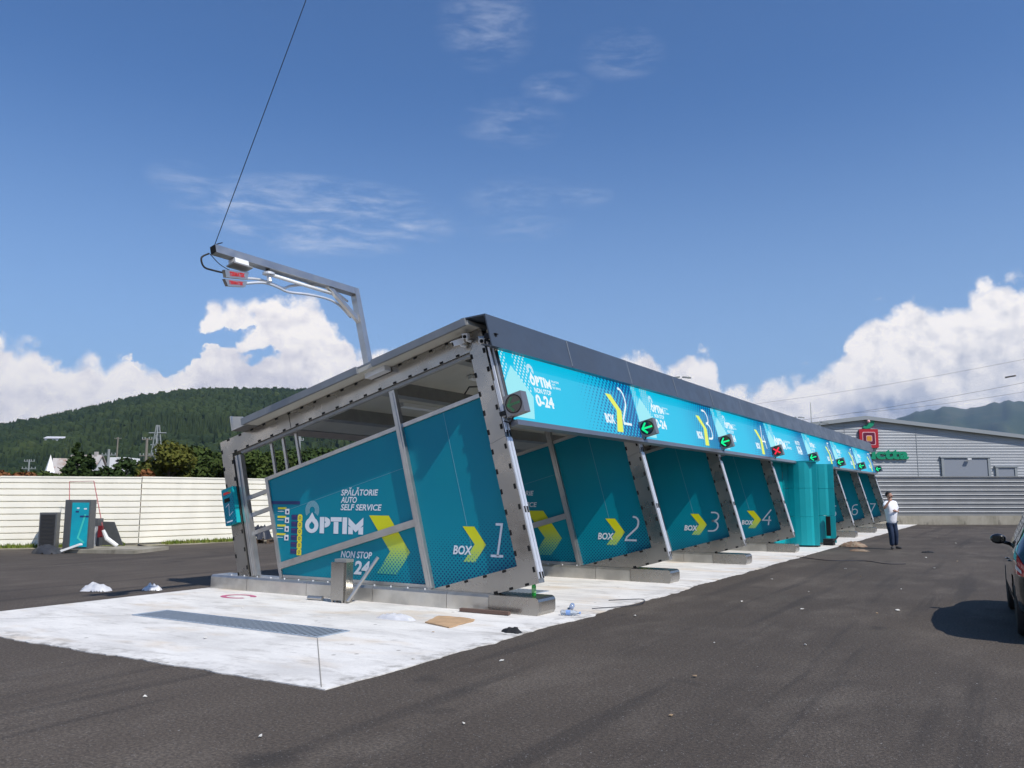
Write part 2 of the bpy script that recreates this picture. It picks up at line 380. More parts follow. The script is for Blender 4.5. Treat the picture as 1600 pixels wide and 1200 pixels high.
wallm = mottled('stained_old_concrete', (0.36, 0.33, 0.27), (0.24, 0.22, 0.17), (0.07, 0.06, 0.045), 0.8, 1.4, st=(1, 1, 0.5))

FEN = [Vector((-38.0, 0.2, 0)), Vector((-27.64, 14.14, 0)), Vector((-25.19, 17.4, 0)), Vector((-24.45, 21.96, 0))]
Fd = Vector((-math.sin(YAW), math.cos(YAW), 0)); Rd = Vector((math.cos(YAW), math.sin(YAW), 0))
CORNER = Fd * 48 + Rd * (-18 / 1.0) * 1.0
CORNER = Fd * 48.2 + Rd * 17.4
CORNER_L = Vector((-16.8, 46.5, 0))
BACK0 = Fd * 48 + Rd * 5.5; BACK1 = Fd * 48 + Rd * 46

g = MB(); g.poly([(-9000, -9000, -0.06), (9000, -9000, -0.06), (9000, 9000, -0.06), (-9000, 9000, -0.06)])
tag(g.build('ground', fieldm), kind='structure')
g = MB(); lot = [(-60, -60, 0), (60, -60, 0), (60, 88, 0), BACK1 + Rd * 4, BACK0 + Fd * .3, FEN[3] - Rd * .6, FEN[2] - Rd * .6, FEN[1] - Rd * .6, FEN[0] - Rd * .6]
g.poly([Vector((p[0], p[1], 0)) for p in lot]); tag(g.build('asphalt_lot', asph), kind='structure')

# concrete slab with wavy edges where the asphalt laps over it
def wavy(a, b, n, amp, seed):
    a = Vector(a); b = Vector(b); d = (b - a); nrm = Vector((-d.y, d.x, 0)).normalized(); r = []
    for i in range(n):
        f = i / n; p = a + d * f
        q = noise.noise(Vector((p.x * 0.9, p.y * 0.9, seed))) + 0.45 * noise.noise(Vector((p.x * 4, p.y * 4, seed))) + 0.22 * noise.noise(Vector((p.x * 13, p.y * 13, seed)))
        r.append(p + nrm * q * amp * (min(1, f * 8, (1 - f) * 8)))
    return r
SZ = 0.010
cs = [(-12.6, 5.42, SZ), (-5.22, 5.46, SZ), (-5.32, 26, SZ), (-5.42, 52.9, SZ), (-12.7, 48.3, SZ)]
pl = wavy(cs[0], cs[1], 150, 0.10, 1) + wavy(cs[1], cs[2], 320, 0.10, 2) + wavy(cs[2], cs[3], 60, 0.05, 3) + [Vector(cs[3]), Vector(cs[4])] + wavy(cs[4], cs[0], 80, 0.03, 4)
g = MB(); g.prism([Vector((p.x, p.y, -0.02)) for p in pl], (0, 0, SZ + 0.02))
tag(g.build('concrete_slab', slabm), kind='structure')
# joints
jm = mat('joint_sealant', (0.26, 0.245, 0.22), 0.9)
g = MB()
def strip(a, b, wd, z, mb, m=0):
    a = Vector(a); b = Vector(b); d = (b - a).normalized(); n = Vector((-d.y, d.x)) * wd / 2
    mb.poly([(a.x - n.x, a.y - n.y, z), (b.x - n.x, b.y - n.y, z), (b.x + n.x, b.y + n.y, z), (a.x + n.x, a.y + n.y, z)], m)
for k in range(-1, 0):
    y0 = 7.58 + 5 * (k + 1)
    for (gx, ex) in ((-7.12, -5.3), (-10.64, -12.55)):
        for s_ in (-1,):
            strip((gx, y0 + 0.28 * s_), (ex, y0 + s_ * 2.08), 0.010, SZ + 0.004, g)
tag(g.build('slab_joint', jm), kind='structure')

# verge along the left fence
g = MB()
vp = [FEN[0], FEN[1], FEN[2], FEN[3], FEN[3] + (FEN[3] - FEN[2]).normalized() * 25]
for i in range(4):
    a, b = vp[i], vp[i + 1]; n = 24
    for j in range(n):
        p = a.lerp(b, j / n); q = a.lerp(b, (j + 1) / n); side = Vector(((b - a).y, -(b - a).x, 0)).normalized()
        wa = 0.75 + 0.35 * noise.noise(p * 0.7); wb = 0.75 + 0.35 * noise.noise(q * 0.7)
        if j == n - 1: wb = 0.75
        if j == 0: wa = 0.75
        g.poly([(p.x - side.x * .2, p.y - side.y * .2, 0.05), (q.x - side.x * .2, q.y - side.y * .2, 0.05), (q.x + side.x * wb, q.y + side.y * wb, 0.006), (p.x + side.x * wa, p.y + side.y * wa, 0.006)])
tag(g.build('verge', dirtm, fix=False), kind='structure')
# grass tufts on the verge
grassm = mottled('grass_blades', (0.10, 0.15, 0.02), (0.17, 0.20, 0.04), (0.25, 0.22, 0.08), 3, 5)
g = MB()
for i in range(2600):
    k = random.choice((0, 1, 1, 2, 2, 3)); a, b = vp[k], vp[k + 1]; f = random.random(); p = a.lerp(b, f); side = Vector(((b - a).y, -(b - a).x, 0)).normalized()
    if noise.noise(p * 0.35) < -0.12: continue
    p = p + side * random.uniform(0.02, 0.45); h = random.uniform(0.05, 0.16); th = random.uniform(0, 6.28); dv = Vector((math.cos(th), math.sin(th), 0)) * 0.03
    tip = p + Vector((random.uniform(-.05, .05), random.uniform(-.05, .05), h + .03))
    g.poly([p - dv + Vector((0, 0, .02)), p + dv + Vector((0, 0, .02)), tip])
tag(g.build('verge_grass', grassm, fix=False), 'thin green grass growing along the foot of the cream fence', 'grass', kind='stuff')

# ------------------------------------------------------------------ hills
def lerp_tab(tab, x):
    if x <= tab[0][0]: return tab[0][1]
    for (a, b), (c_, d) in zip(tab, tab[1:]):
        if x <= c_: f = (x - a) / (c_ - a); return b + (d - b) * f
    return tab[-1][1]
HILL = [(-100, .02), (-74.1, .041), (-67.7, .064), (-63.2, .0862), (-61.2, .0931), (-59.2, .1022), (-56.4, .1159), (-54.2, .1228), (-51.5, .1259), (-48.7, .1251), (-45.4, .1266), (-42, .1327), (-38.6, .1327), (-35, .128), (-30.6, .1137), (-24.9, .087), (-18.5, .0564), (-10.6, .022), (-4, .004), (10, .001)]
D0, D1 = 330.0, 1250.0
def sstep(x): x = max(0, min(1, x)); return x * x * (3 - 2 * x)
def hill_z(azd, d):
    hz_ = max(0.5, EYE + lerp_tab(HILL, azd) * D1 * 0.925 - 10 - 14 * sstep((-azd - 50) / 14))
    f = sstep((d - D0) / (D1 - D0)) if d < D1 else 1 - 0.3 * sstep((d - D1) / 800)
    n_ = noise.noise(Vector((math.radians(azd) * 9, d / 210, 0.3))) * 0.05 * sstep((d - D0) / 400) * (1 if d < D1 else .5)
    n_ *= (1 - sstep((d - 1000) / 250)) if d < D1 else 0
    return hz_ * (f * (1 + n_)) - 0.05
g = MB(); na, nd = 170, 40
for i in range(na + 1):
    a = -100 + 110 * i / na
    for j in range(nd + 1):
        d = D0 + (2000 - D0) * j / nd
        g.v.append((d * math.sin(R(a)), d * math.cos(R(a)), hill_z(a, d)))
for i in range(na):
    for j in range(nd):
        q = i * (nd + 1) + j; g.face([q, q + nd + 1, q + nd + 2, q + 1])
hillm = mottled('wooded_hill_ground', (0.020, 0.035, 0.010), (0.035, 0.052, 0.014), (0.05, 0.06, 0.02), 0.006, 0.02)
tag(g.build('hill', hillm, smooth=True), kind='structure')
# forest on the hill
def canopy(name, cols, scale):
    m_ = bpy.data.materials.new(name); m_.use_nodes = True; tt = T(m_.node_tree); b = tt.n['Principled BSDF']
    co = tt.new('ShaderNodeTexCoord').outputs['Object']
    c1 = tt.mix(tt.ss(tt.noise(co, scale, 5, 0.6), 0.32, 0.68), cols[0], cols[1])
    c1 = tt.mix(tt.ss(tt.noise(co, scale * 9, 3, 0.6), 0.5, 0.75, 0, .8), c1, cols[2])
    tt.put(b.inputs['Base Color'], c1); b.inputs['Roughness'].default_value = 0.85; b.inputs['Specular IOR Level'].default_value = 0.15
    return m_
fm = canopy('forest_foliage', ((0.012, 0.024, 0.008), (0.030, 0.046, 0.012), (0.050, 0.066, 0.018)), 0.007)
ICO = []
_t = (1 + 5 ** .5) / 2
IV = [Vector(v).normalized() for v in ((-1, _t, 0), (1, _t, 0), (-1, -_t, 0), (1, -_t, 0), (0, -1, _t), (0, 1, _t), (0, -1, -_t), (0, 1, -_t), (_t, 0, -1), (_t, 0, 1), (-_t, 0, -1), (-_t, 0, 1))]
IF = ((0, 11, 5), (0, 5, 1), (0, 1, 7), (0, 7, 10), (0, 10, 11), (1, 5, 9), (5, 11, 4), (11, 10, 2), (10, 7, 6), (7, 1, 8), (3, 9, 4), (3, 4, 2), (3, 2, 6), (3, 6, 8), (3, 8, 9), (4, 9, 5), (2, 4, 11), (6, 2, 10), (8, 6, 7), (9, 8, 1))
g = MB(); rnd = random.Random(3)
for i in range(30000):
    a = rnd.uniform(-78, -6); d = math.sqrt(rnd.uniform(380 ** 2, 1300 ** 2))
    if lerp_tab(HILL, a) < 0.012: continue
    z = hill_z(a, d); p = Vector((d * math.sin(R(a)), d * math.cos(R(a)), z))
    kindn = noise.noise(Vector((p.x / 130, p.y / 130, 5)))
    b0 = len(g.v)
    if kindn + rnd.uniform(-.3, .3) > 0.20:     # conifer
        q_ = .42 + .5 * min(1, d / 900); h = rnd.uniform(6, 12) * q_; r = h * rnd.uniform(.17, .24); n = 5; ph = rnd.random() * 6
        for lv, (zz, rr) in enumerate(((0, 1), (.45, .7), (.75, .42))):
            for k in range(n): g.v.append((p.x + r * rr * rnd.uniform(.7, 1.2) * math.cos(ph + 6.283 * k / n), p.y + r * rr * rnd.uniform(.7, 1.2) * math.sin(ph + 6.283 * k / n), p.z + h * zz))
        g.v.append((p.x, p.y, p.z + h))
        for lv in range(2):
            for k in range(n): k2 = (k + 1) % n; g.face([b0 + lv * n + k, b0 + lv * n + k2, b0 + lv * n + n + k2, b0 + lv * n + n + k])
        for k in range(n): g.face([b0 + 2 * n + k, b0 + 2 * n + (k + 1) % n, b0 + 3 * n])
    else:
        r = rnd.uniform(3.0, 5.2) * (.45 + .55 * min(1, d / 900)); hh = r * rnd.uniform(1.0, 1.5)
        for v in IV:
            q = rnd.uniform(.72, 1.25); g.v.append((p.x + v.x * r * q, p.y + v.y * r * q, p.z + hh * .5 + v.z * hh * q))
        for f in IF: g.face([b0 + k for k in f])
tag(g.build('forest', fm, fix=False), 'dense dark green mixed forest covering the long hill', 'forest', kind='stuff')
# far blue mountains
FAR = [(-40, .02), (-28, .045), (-16.5, .0564), (-10.4, .0778), (-7, .0854), (-5.6, .0938), (-4.15, .0976), (-3.6, .0984), (-2.8, .0946), (-1.8, .0976), (-.75, .1014), (.2, .1007), (3.3, .11), (8.9, .102), (20, .09), (40, .05)]
g = MB(); na, nd = 320, 24
for i in range(na + 1):
    a = -40 + 80 * i / na
    for j in range(nd + 1):
        d = 2600 + 2600 * j / nd; f = sstep(j / (nd - 3)) if j < nd - 2 else 0.85
        zz = lerp_tab(FAR, a) * 4600 * f * (1 + 0.10 * noise.noise(Vector((a * .35, d / 500, 2))) * (1 - f)) + 60 * noise.noise(Vector((a * .8, d / 400, 1))) * (1 - abs(2 * f - 1)) + 16 * noise.noise(Vector((a * 2.6, d / 900, 7))) * f
        g.v.append((d * math.sin(R(a)), d * math.cos(R(a)), zz - 2))
for i in range(na):
    for j in range(nd):
        q = i * (nd + 1) + j; g.face([q, q + nd + 1, q + nd + 2, q + 1])
farm = mottled('far_wooded_mountain', (0.030, 0.050, 0.025), (0.06, 0.075, 0.04), (0.10, 0.10, 0.065), 0.0022, 0.009)
tag(g.build('far_mountains', farm, smooth=True), kind='structure')

# ------------------------------------------------------------------ corrugated fences
creamm = mat('cream_sheet', (0.87, 0.83, 0.71), 0.5, 0, 0.06, 1.0, stretch=(1, 1, .3))
greybackm = mat('grey_sheet', (0.24, 0.24, 0.235), 0.42, 0.15, 0.10, 1.0)
sunlit_ledge = mat('sunlit_white_rib', (0.90, 0.90, 0.88), 0.42, 0.0, 0.03, 1.0)  # bright sun on the fence ribs, painted in as near-white colour
def sheet(a, b, z0, z1, nrib, mb, face_side=1, ledge=None, dep=0.055):
    """horizontally ribbed sheet from a to b; ribs are trapezoids standing out on the lot side"""
    a = Vector(a); b = Vector(b); d = (b - a).normalized(); n = Vector((d.y, -d.x, 0)) * face_side
    ph = (z1 - z0) / nrib
    prof = []
    for k in range(nrib):
        zb = z0 + k * ph
        if ledge: prof += [(0, zb), (0, zb + ph * .80), (dep, zb + ph * .85), (dep, zb + ph * .96)]; continue
        prof += [(0, zb), (0, zb + ph * .10), (dep, zb + ph * .17), (dep, zb + ph * .93)]
    prof.append((0, z1))
    for i in range(len(prof) - 1):
        (o0, h0), (o1, h1) = prof[i], prof[i + 1]
        m_ = 1 if (ledge and i % 4 == 2) else 0
        mb.poly([a + n * o0 + Vector((0, 0, h0)), b + n * o0 + Vector((0, 0, h0)), b + n * o1 + Vector((0, 0, h1)), a + n * o1 + Vector((0, 0, h1))], m_)
def mk_fence(name, a, b, label, cat, zb, zt, nrib, mats, base=False, ledge=None, postm=alu):
    a = Vector(a); b = Vector(b); mid = (a + b) / 2; mid.z = 0
    th = thing(name, label, cat, mid, 'corrugated metal fences round the lot')
    mb = MB(); sheet(a, b, zb, zt, nrib, mb, 1, ledge); mb.build('ribbed_sheet', mats, th, mid, fix=False)
    d = (b - a).normalized(); n = Vector((d.y, -d.x, 0))
    mb = MB(); L_ = (b - a).length
    mb.prism([a - n * .03 + Vector((0, 0, zt - .02)), a + n * .075 + Vector((0, 0, zt - .02)), a + n * .075 + Vector((0, 0, zt + .025)), a - n * .03 + Vector((0, 0, zt + .025))], b - a)
    mb.build('top_rail', mats[0], th, mid)
    k = 1.2
    while k < L_:
        mb = MB(); p = a + d * k - n * .06; mb.prism([p + d * .03 - n * .03, p - d * .03 - n * .03, p - d * .03 + n * .03, p + d * .03 + n * .03], (0, 0, zt - .05)); k += 2.4
        mb.build('post', postm, th, mid)
    if base:
        mb = MB(); mb.prism([a - n * .12, a + n * .1, a + n * .1 + Vector((0, 0, zb)), a - n * .12 + Vector((0, 0, zb))], b - a); mb.build('concrete_plinth', wallm, th, mid)
    return th
mk_fence('corrugated_fence', FEN[0], FEN[1], 'cream ribbed metal fence run at the far left, ending left of the teal dispenser', 'fence', 0.06, 2.22, 11, [creamm])
mk_fence('corrugated_fence', FEN[1], FEN[2], 'cream ribbed metal fence run directly behind the teal fronted dispenser', 'fence', 0.06, 2.235, 11, [creamm])
mk_fence('corrugated_fence', FEN[2], FEN[3] + (FEN[3] - FEN[2]).normalized() * 24, 'cream ribbed metal fence run seen behind the rear leg of the nearest wash frame', 'fence', 0.06, 2.25, 11, [creamm])
mk_fence('corrugated_fence', BACK0, BACK1, 'grey ribbed metal fence on a stained concrete plinth behind the man in white', 'fence', 0.50, 2.71, 9, [greybackm, sunlit_ledge], base=True, ledge=True)

# ------------------------------------------------------------------ car wash: frames leaning 15 degrees
C15, S15 = math.cos(R(15)), math.sin(R(15)); OX, OZ = -5.86, 0.44
def FL(U, v, Y): return Vector((OX + U * C15 - v * S15, Y, OZ + U * S15 + v * C15))
def fbox(mb, U0, U1, v0, v1, Y0, Y1, m=0):
    return mb.prism([FL(U0, v0, Y0), FL(U1, v0, Y0), FL(U1, v1, Y0), FL(U0, v1, Y0)], (0, Y1 - Y0, 0), m)
def fpoly(mb, pts, Y0, Y1, m=0): return mb.prism([FL(u, v, Y0) for u, v in pts], (0, Y1 - Y0, 0), m)
def vz(U, z): return (z - OZ - U * S15) / C15      # v on the line of height z
YF, YB, PITCH_Y, NF = 10.28, 10.44, 5.0, 8
KZ = 0.245
CWO = Vector((-9.2, 10.36, 0))
cw = thing('car_wash', 'long teal and steel self service car wash with leaning frames and a sloping roof', 'car wash', CWO)

def slots(mb, pts_fn, n, Yf, along='v', w_=0.066, h_=0.036):
    pass
fr = bpy.data.objects.new('portal_frame', None); COL.objects.link(fr); place(fr, CWO, cw)
def leg_bits():
    mb = MB(); fpoly(mb, [(0, 0), (0, 2.14), (-.29, 2.10), (-.29, .30)], YF, YB)
    fpoly(mb, [(-.005, 2.145), (-.005, 3.85), (-.285, 3.56), (-.285, 2.105)], YF + .006, YB - .006)
    for k in range(13):                                           # black slots at both edges
        v = .16 + k * .30
        if v < 3.7: fbox(mb, -.052, -.016, v, v + .075, YF - .004, YF + .02, 1)
        v2 = .44 + k * .30
        if v2 < 3.5: fbox(mb, -.288, -.255, v2, v2 + .075, YF - .004, YF + .02, 1)
    return mb
leg = leg_bits().build('front_leg', [steel, slotm], fr, CWO)
mb = MB()
for (y0, y1) in ((YF + .012, YF + .074), (YF + .086, YF + .148)):
    fbox(mb, .0, .022, .06, 2.12, y0, y1); fbox(mb, .0, .022, 2.2, 3.0, y0 + .008, y1 - .008)
    for v in (.06, 1.0, 2.14, 2.9): fbox(mb, .022, .026, v, v + .09, y0 + .012, y1 - .012, 1)
mb.build('edge_channel', [alu_light, slotm], fr, CWO)
mb = MB(); fpoly(mb, [(-5.97, 3.85), (0.0, 3.85), (-.285, 3.562), (-5.69, 3.562)], YF + .003, YB - .003)
for k in range(18):
    u = -5.78 + k * .318
    fbox(mb, u, u + .066, 3.815, 3.848, YF - .002, YF + .02, 1)
    if k < 17: fbox(mb, u + .15, u + .216, 3.565, 3.598, YF - .002, YF + .02, 1)
fbox(mb, -4.17, -4.155, 3.565, 3.848, YF + .0015, YF + .01, 1)
mb.build('top_beam', [steel, slotm], fr, CWO)
mb = MB(); fbox(mb, -5.5, -.29, 3.505, 3.558, YF + .04, YB - .04); mb.build('beam_lip', purl, fr, CWO)
mb = MB(); fpoly(mb, [(-5.97, 3.85), (-5.69, 3.56), (-5.69, vz(-5.69, KZ)), (-5.97, vz(-5.97, KZ))], YF + .003, YB - .003)
for k in range(8):
    v = 3.62 - k * .32
    if v > 1.3: fbox(mb, -5.968, -5.935, v, v + .07, YF - .002, YF + .02, 1)
    if v - .25 > 1.3: fbox(mb, -5.725, -5.692, v - .25, v - .18, YF - .002, YF + .02, 1)
mb.build('rear_leg', [steel, slotm], fr, CWO)
mb = MB(); fbox(mb, -5.655, -5.60, vz(-5.655, KZ), 3.5, YF + .02, YF + .12); fbox(mb, -5.595, -5.53, vz(-5.6, KZ) , 3.5, YF + .04, YF + .13)
mb.build('rear_channel', alu, fr, CWO)
mb = MB(); v0 = vz(-.77, KZ); fpoly(mb, [(0, 0), (-.29, .30), (-1.88, .30), (-.77, v0 + .0)], YF - .001, YB + .001)
for k in range(4):
    fbox(mb, -.55 - k * .34, -.484 - k * .34, .262, .297, YF - .005, YF + .02, 1)
for k in range(3):
    u = -.16 - k * .27
    if u > -.75: fbox(mb, u - .066, u, .005, .04, YF - .005, YF + .02, 1)
mb.build('foot_beam', [steel, slotm], fr, CWO)
# divider panel in the frame
YP = YF + .118
dp = MB(); fpoly(dp, [(-4.99, 2.86), (-.29, 2.86), (-.29, .302), (-1.86, .302), (-1.86, vz(-1.86, KZ + .01)), (-4.99, vz(-4.99, KZ + .01))], YP, YP + .03)
dpo = dp.build('divider_panel', panelm, cw, CWO)
mb = MB(); fbox(mb, -5.0, -.291, 2.861, 2.925, YP - .03, YP + .06); fbox(mb, -5.06, -4.991, vz(-5.03, KZ), 2.925, YP - .03, YP + .06)
mb.prism([Vector((FL(-4.98, vz(-4.98, .25), 0).x, YP - .028, .25)), Vector((FL(-1.98, vz(-1.98, .25), 0).x, YP - .028, .25)), Vector((FL(-1.98, vz(-1.98, .25), 0).x, YP - .028, .30)), Vector((FL(-4.98, vz(-4.98, .25), 0).x, YP - .028, .30))], (0, .08, 0))
for u in (-4.51, -4.19): fbox(mb, u - .025, u + .025, 2.926, 3.5, YP - .01, YP + .03)
fbox(mb, -4.835, -4.785, 2.926, 3.5, YP - .01, YP + .03)
for v in (2.66, 2.34, 2.02): fbox(mb, -5.529, -5.061, v, v + .07, YP - .01, YP + .03)
mb.build('panel_frame', alu, dpo, CWO)
mb = MB(); mb.prism([FL(-1.065, .52, YP - .0022), FL(-1.057, .52, YP - .0022), FL(-1.057, 2.86, YP - .0022), FL(-1.065, 2.86, YP - .0022)], (0, .002, 0)); mb.prism([FL(-4.99, 2.235, YP - .0022), FL(-1.98, 2.235, YP - .0022), FL(-1.98, 2.241, YP - .0022), FL(-4.99, 2.241, YP - .0022)], (0, .002, 0)); mb.build('panel_seam', mat('panel_seam_edge', (.10, .30, .38), .5), dpo, CWO)
mb = MB(); fbox(mb, -1.975, -1.865, vz(-1.92, KZ), 3.5, YP - .065, YP + .02); fbox(mb, -1.94, -1.90, vz(-1.92, KZ), 3.45, YP - .075, YP - .066)
mb.build('middle_post', alu, dpo, CWO)
mb = MB(); fbox(mb, -4.99, -1.976, 1.29, 1.40, YP - .055, YP - .002); fbox(mb, -4.98, -1.98, 1.325, 1.365, YP - .060, YP - .056)
mb.build('middle_rail', alu, dpo, CWO)

# lettering helper: font outline -> flat mesh coordinates fitted to a box
def glyphs(txt, bold=0.0, shear=0.0):
    cu = bpy.data.curves.new('tmp', 'FONT'); cu.body = txt; cu.size = 1.0; cu.offset = bold; cu.shear = shear; cu.resolution_u = 3
    o = bpy.data.objects.new('tmp', cu); COL.objects.link(o)
    me = bpy.data.meshes.new_from_object(o)
    v = [(p.co.x, p.co.y) for p in me.vertices]; f = [list(p.vertices) for p in me.polygons]
    bpy.data.objects.remove(o); bpy.data.meshes.remove(me); bpy.data.curves.remove(cu)
    return v, f
CAPH = max(y for _, y in glyphs('H')[0])
def text_into(mb, txt, x0, x1, z0, caph, fn, bold=0.0, shear=0.0, m=0):
    v, f = glyphs(txt, bold, shear); a = min(p[0] for p in v); b = max(p[0] for p in v)
    base = len(mb.v)
    for (x, y) in v: mb.v.append(tuple(fn(x0 + (x - a) / (b - a) * (x1 - x0), z0 + y / CAPH * caph)))
    for q in f: mb.face([base + k for k in q], m)
def stroke(mb, pts, wd, fn, m=0):
    """flat pen stroke along 2-D points"""
    P = [Vector((a, b)) for a, b in pts]; L_, R_ = [], []
    for i, p in enumerate(P):
        d0 = (P[i] - P[i - 1]).normalized() if i else (P[1] - P[0]).normalized()
        d1 = (P[i + 1] - P[i]).normalized() if i < len(P) - 1 else d0
        n0 = Vector((-d0.y, d0.x)); n1 = Vector((-d1.y, d1.x)); nn = (n0 + n1).normalized(); s_ = wd / 2 / max(.5, nn.dot(n0))
        L_.append(p + nn * s_); R_.append(p - nn * s_)
    for i in range(len(P) - 1): mb.poly([fn(*L_[i]), fn(*L_[i + 1]), fn(*R_[i + 1]), fn(*R_[i])], m)
def ring(mb, cx, cz, r0, r1, fn, a0=0, a1=360, n=24, m=0, sx=1.0):
    for k in range(n):
        p = R(a0 + (a1 - a0) * k / n); q = R(a0 + (a1 - a0) * (k + 1) / n)
        mb.poly([fn(cx + sx * r0 * math.cos(p), cz + r0 * math.sin(p)), fn(cx + sx * r1 * math.cos(p), cz + r1 * math.sin(p)), fn(cx + sx * r1 * math.cos(q), cz + r1 * math.sin(q)), fn(cx + sx * r0 * math.cos(q), cz + r0 * math.sin(q))], m)
def arc(cx, cy, r, a0, a1, n=10, sy=1.0): return [(cx + r * math.cos(R(a0 + (a1 - a0) * k / n)), cy + sy * r * math.sin(R(a0 + (a1 - a0) * k / n))) for k in range(n + 1)]
DIG = {  # thin numerals in a 1 x 2 box
 '1': [[(.25, 2), (.72, 2), (.72, 0)], [(.2, 0), (1.15, 0)]],
 '2': [arc(.45, 1.5, .5, 100, 0, 8) + arc(.45, 1.35, .5, 0, -40, 3) + [(.05, .25), (.0, 0), (1.0, 0)]],
 '3': [[(.1, 2.0), (.55, 2.0)] + arc(.55, 1.55, .43, 80, -80, 8) + [(.3, 1.08)], [(.3, 1.08)] + arc(.52, .54, .52, 85, -90, 9) + [(.0, 0)]],
 '4': [[(.95, 2), (.0, .62), (1.1, .62)], [(.82, 1.15), (.82, 0)]],
 '5': [[(.95, 2), (.2, 2), (.12, 1.15), (.5, 1.2)] + arc(.5, .6, .55, 80, -95, 9) + [(.0, .05)]],
 '6': [[(.95, 2), (.62, 2)] + arc(.62, 1.4, .58, 95, 180, 5) + [(.04, .6)] + arc(.54, .55, .5, 180, 360, 9) + arc(.54, .66, .5, 0, 170, 9)],
 '7': [[(.0, 2), (1.05, 2), (.3, 0)]]}
def numeral(mb, ch, x0, z0, h, wd, fn, slant=.16, m=0):
    for s_ in DIG[ch]: stroke(mb, [(x0 + (a * .5 + b * .5 * slant) * h, z0 + b * .5 * h) for a, b in s_], wd, fn, m)
def logo(mb, x0, z0, h, W_, fn, m=0):
    """the word OPTIM in heavy blocks with a drop for the O"""
    sx = W_ / 1.30; X = lambda a: x0 + a * sx; Z = lambda b: z0 + b * h
    F = lambda a, b: fn(X(a), Z(b))
    n = 20; outer = []; inner = []                    # drop-shaped O
    for k in range(n + 1):
        th = R(62 - 304 * k / n) ; outer.append((.155 + .155 * math.cos(th), .48 + .48 * math.sin(th))); inner.append((.155 + .062 * math.cos(th), .44 + .2 * math.sin(th)))
    for k in range(n): mb.poly([F(*outer[k]), F(*outer[k + 1]), F(*inner[k + 1]), F(*inner[k])], m)
    mb.poly([F(*outer[-1]), F(.155, 1.28), F(.155, .72), F(*inner[-1])], m); mb.poly([F(.155, 1.28), F(*outer[0]), F(*inner[0]), F(.155, .72)], m)
    mb.poly([F(.34, 0), F(.44, 0), F(.44, 1), F(.34, 1)], m)                         # P
    for k in range(10):
        p, q = R(90 - 18 * k), R(72 - 18 * k)
        mb.poly([F(.45 + .02 * math.cos(p), .68 + .06 * math.sin(p)), F(.45 + .13 * math.cos(p), .68 + .32 * math.sin(p)), F(.45 + .13 * math.cos(q), .68 + .32 * math.sin(q)), F(.45 + .02 * math.cos(q), .68 + .06 * math.sin(q))], m)
    mb.poly([F(.585, .74), F(.83, .74), F(.83, 1), F(.585, 1)], m); mb.poly([F(.655, 0), F(.76, 0), F(.76, .72), F(.655, .72)], m)   # T
    mb.poly([F(.85, 0), F(.95, 0), F(.95, 1), F(.85, 1)], m)                        # I
    mb.poly([F(.98, 0), F(1.08, 0), F(1.08, .34), F(.98, .48)], m); mb.poly([F(1.2, 0), F(1.3, 0), F(1.3, .48), F(1.2, .34)], m)       # M
    mb.poly([F(.98, 1), F(1.14, .56), F(1.14, .12), F(.98, .56)], m); mb.poly([F(1.3, 1), F(1.3, .56), F(1.14, .12), F(1.14, .56)], m)
def logo_rings(mb, cx, cz, r, fn, m=0):
    for k in range(5): ring(mb, cx, cz, r * (.42 + k * .13), r * (.42 + k * .13 + .075), fn, -35, 215, 22, m)
YT = YP - .004
PF = lambda x, z: Vector((x, YT, z))
PF2 = lambda x, z: Vector((x, YT - .002, z))
mb = MB()
text_into(mb, 'SPĂLĂTORIE', -9.70, -8.90, 1.65, .092, PF, .024, .2); text_into(mb, 'AUTO', -9.70, -9.35, 1.53, .092, PF, .024, .2); text_into(mb, 'SELF SERVICE', -9.70, -8.82, 1.41, .092, PF, .024, .2)
mb.build('slogan', lettering, dpo, CWO, fix=False); mb = MB(); text_into(mb, 'NON STOP', -9.67, -9.0, .645, .10, PF, .028, .2); text_into(mb, '0-', -9.70, -9.44, .395, .195, PF, .035, .15); text_into(mb, '24', -9.38, -9.04, .395, .195, PF, .035, .15)
mb.build('opening_hours', lettering, dpo, CWO, fix=False); mb = MB(); logo(mb, -10.5, 1.02, .27, 1.30, PF); lg = mb.build('logo_word', lettering, dpo, CWO, fix=False)
mb = MB(); logo_rings(mb, -10.345, 1.40, .155, PF); ringm = mat('faint_white_vinyl', (0.25, 0.45, 0.52), 0.45); mb.build('logo_rings', ringm, dpo, CWO, fix=False)
for q4 in (((-7.03, 1.19), (-7.24, 1.19), (-7.02, .93), (-6.82, .93)),): pass
mb = MB(); mb.poly([PF(*p) for p in ((-8.67, 1.33), (-9.08, 1.33), (-8.63, .77), (-8.23, .77))]); mb.poly([PF(*p) for p in ((-8.23, .77), (-8.63, .77), (-8.89, .42), (-8.48, .42))]); mb.build('chevron', chevm, dpo, CWO, fix=False); mb = MB()
mb.poly([PF(*p) for p in ((-7.03, 1.19), (-7.24, 1.19), (-7.02, .93), (-6.82, .93))]); mb.poly([PF(*p) for p in ((-6.82, .93), (-7.02, .93), (-7.22, .67), (-7.01, .67))])
mb.build('chevron', chevm, dpo, CWO, fix=False)
mb = MB(); mb.box(-11.33, -10.64, YT - .002, YT + .002, 1.495, 1.55)
for k in range(6): mb.poly([PF(-10.83, 1.235 - k * .115), PF(-10.68, 1.235 - k * .115), PF(-10.68, 1.32 - k * .115), PF(-10.83, 1.32 - k * .115)], 1)
for k in range(6): mb.poly([PF2(-10.815, 1.29 - k * .115), PF2(-10.72, 1.29 - k * .115), PF2(-10.72, 1.305 - k * .115), PF2(-10.815, 1.305 - k * .115)], 2)
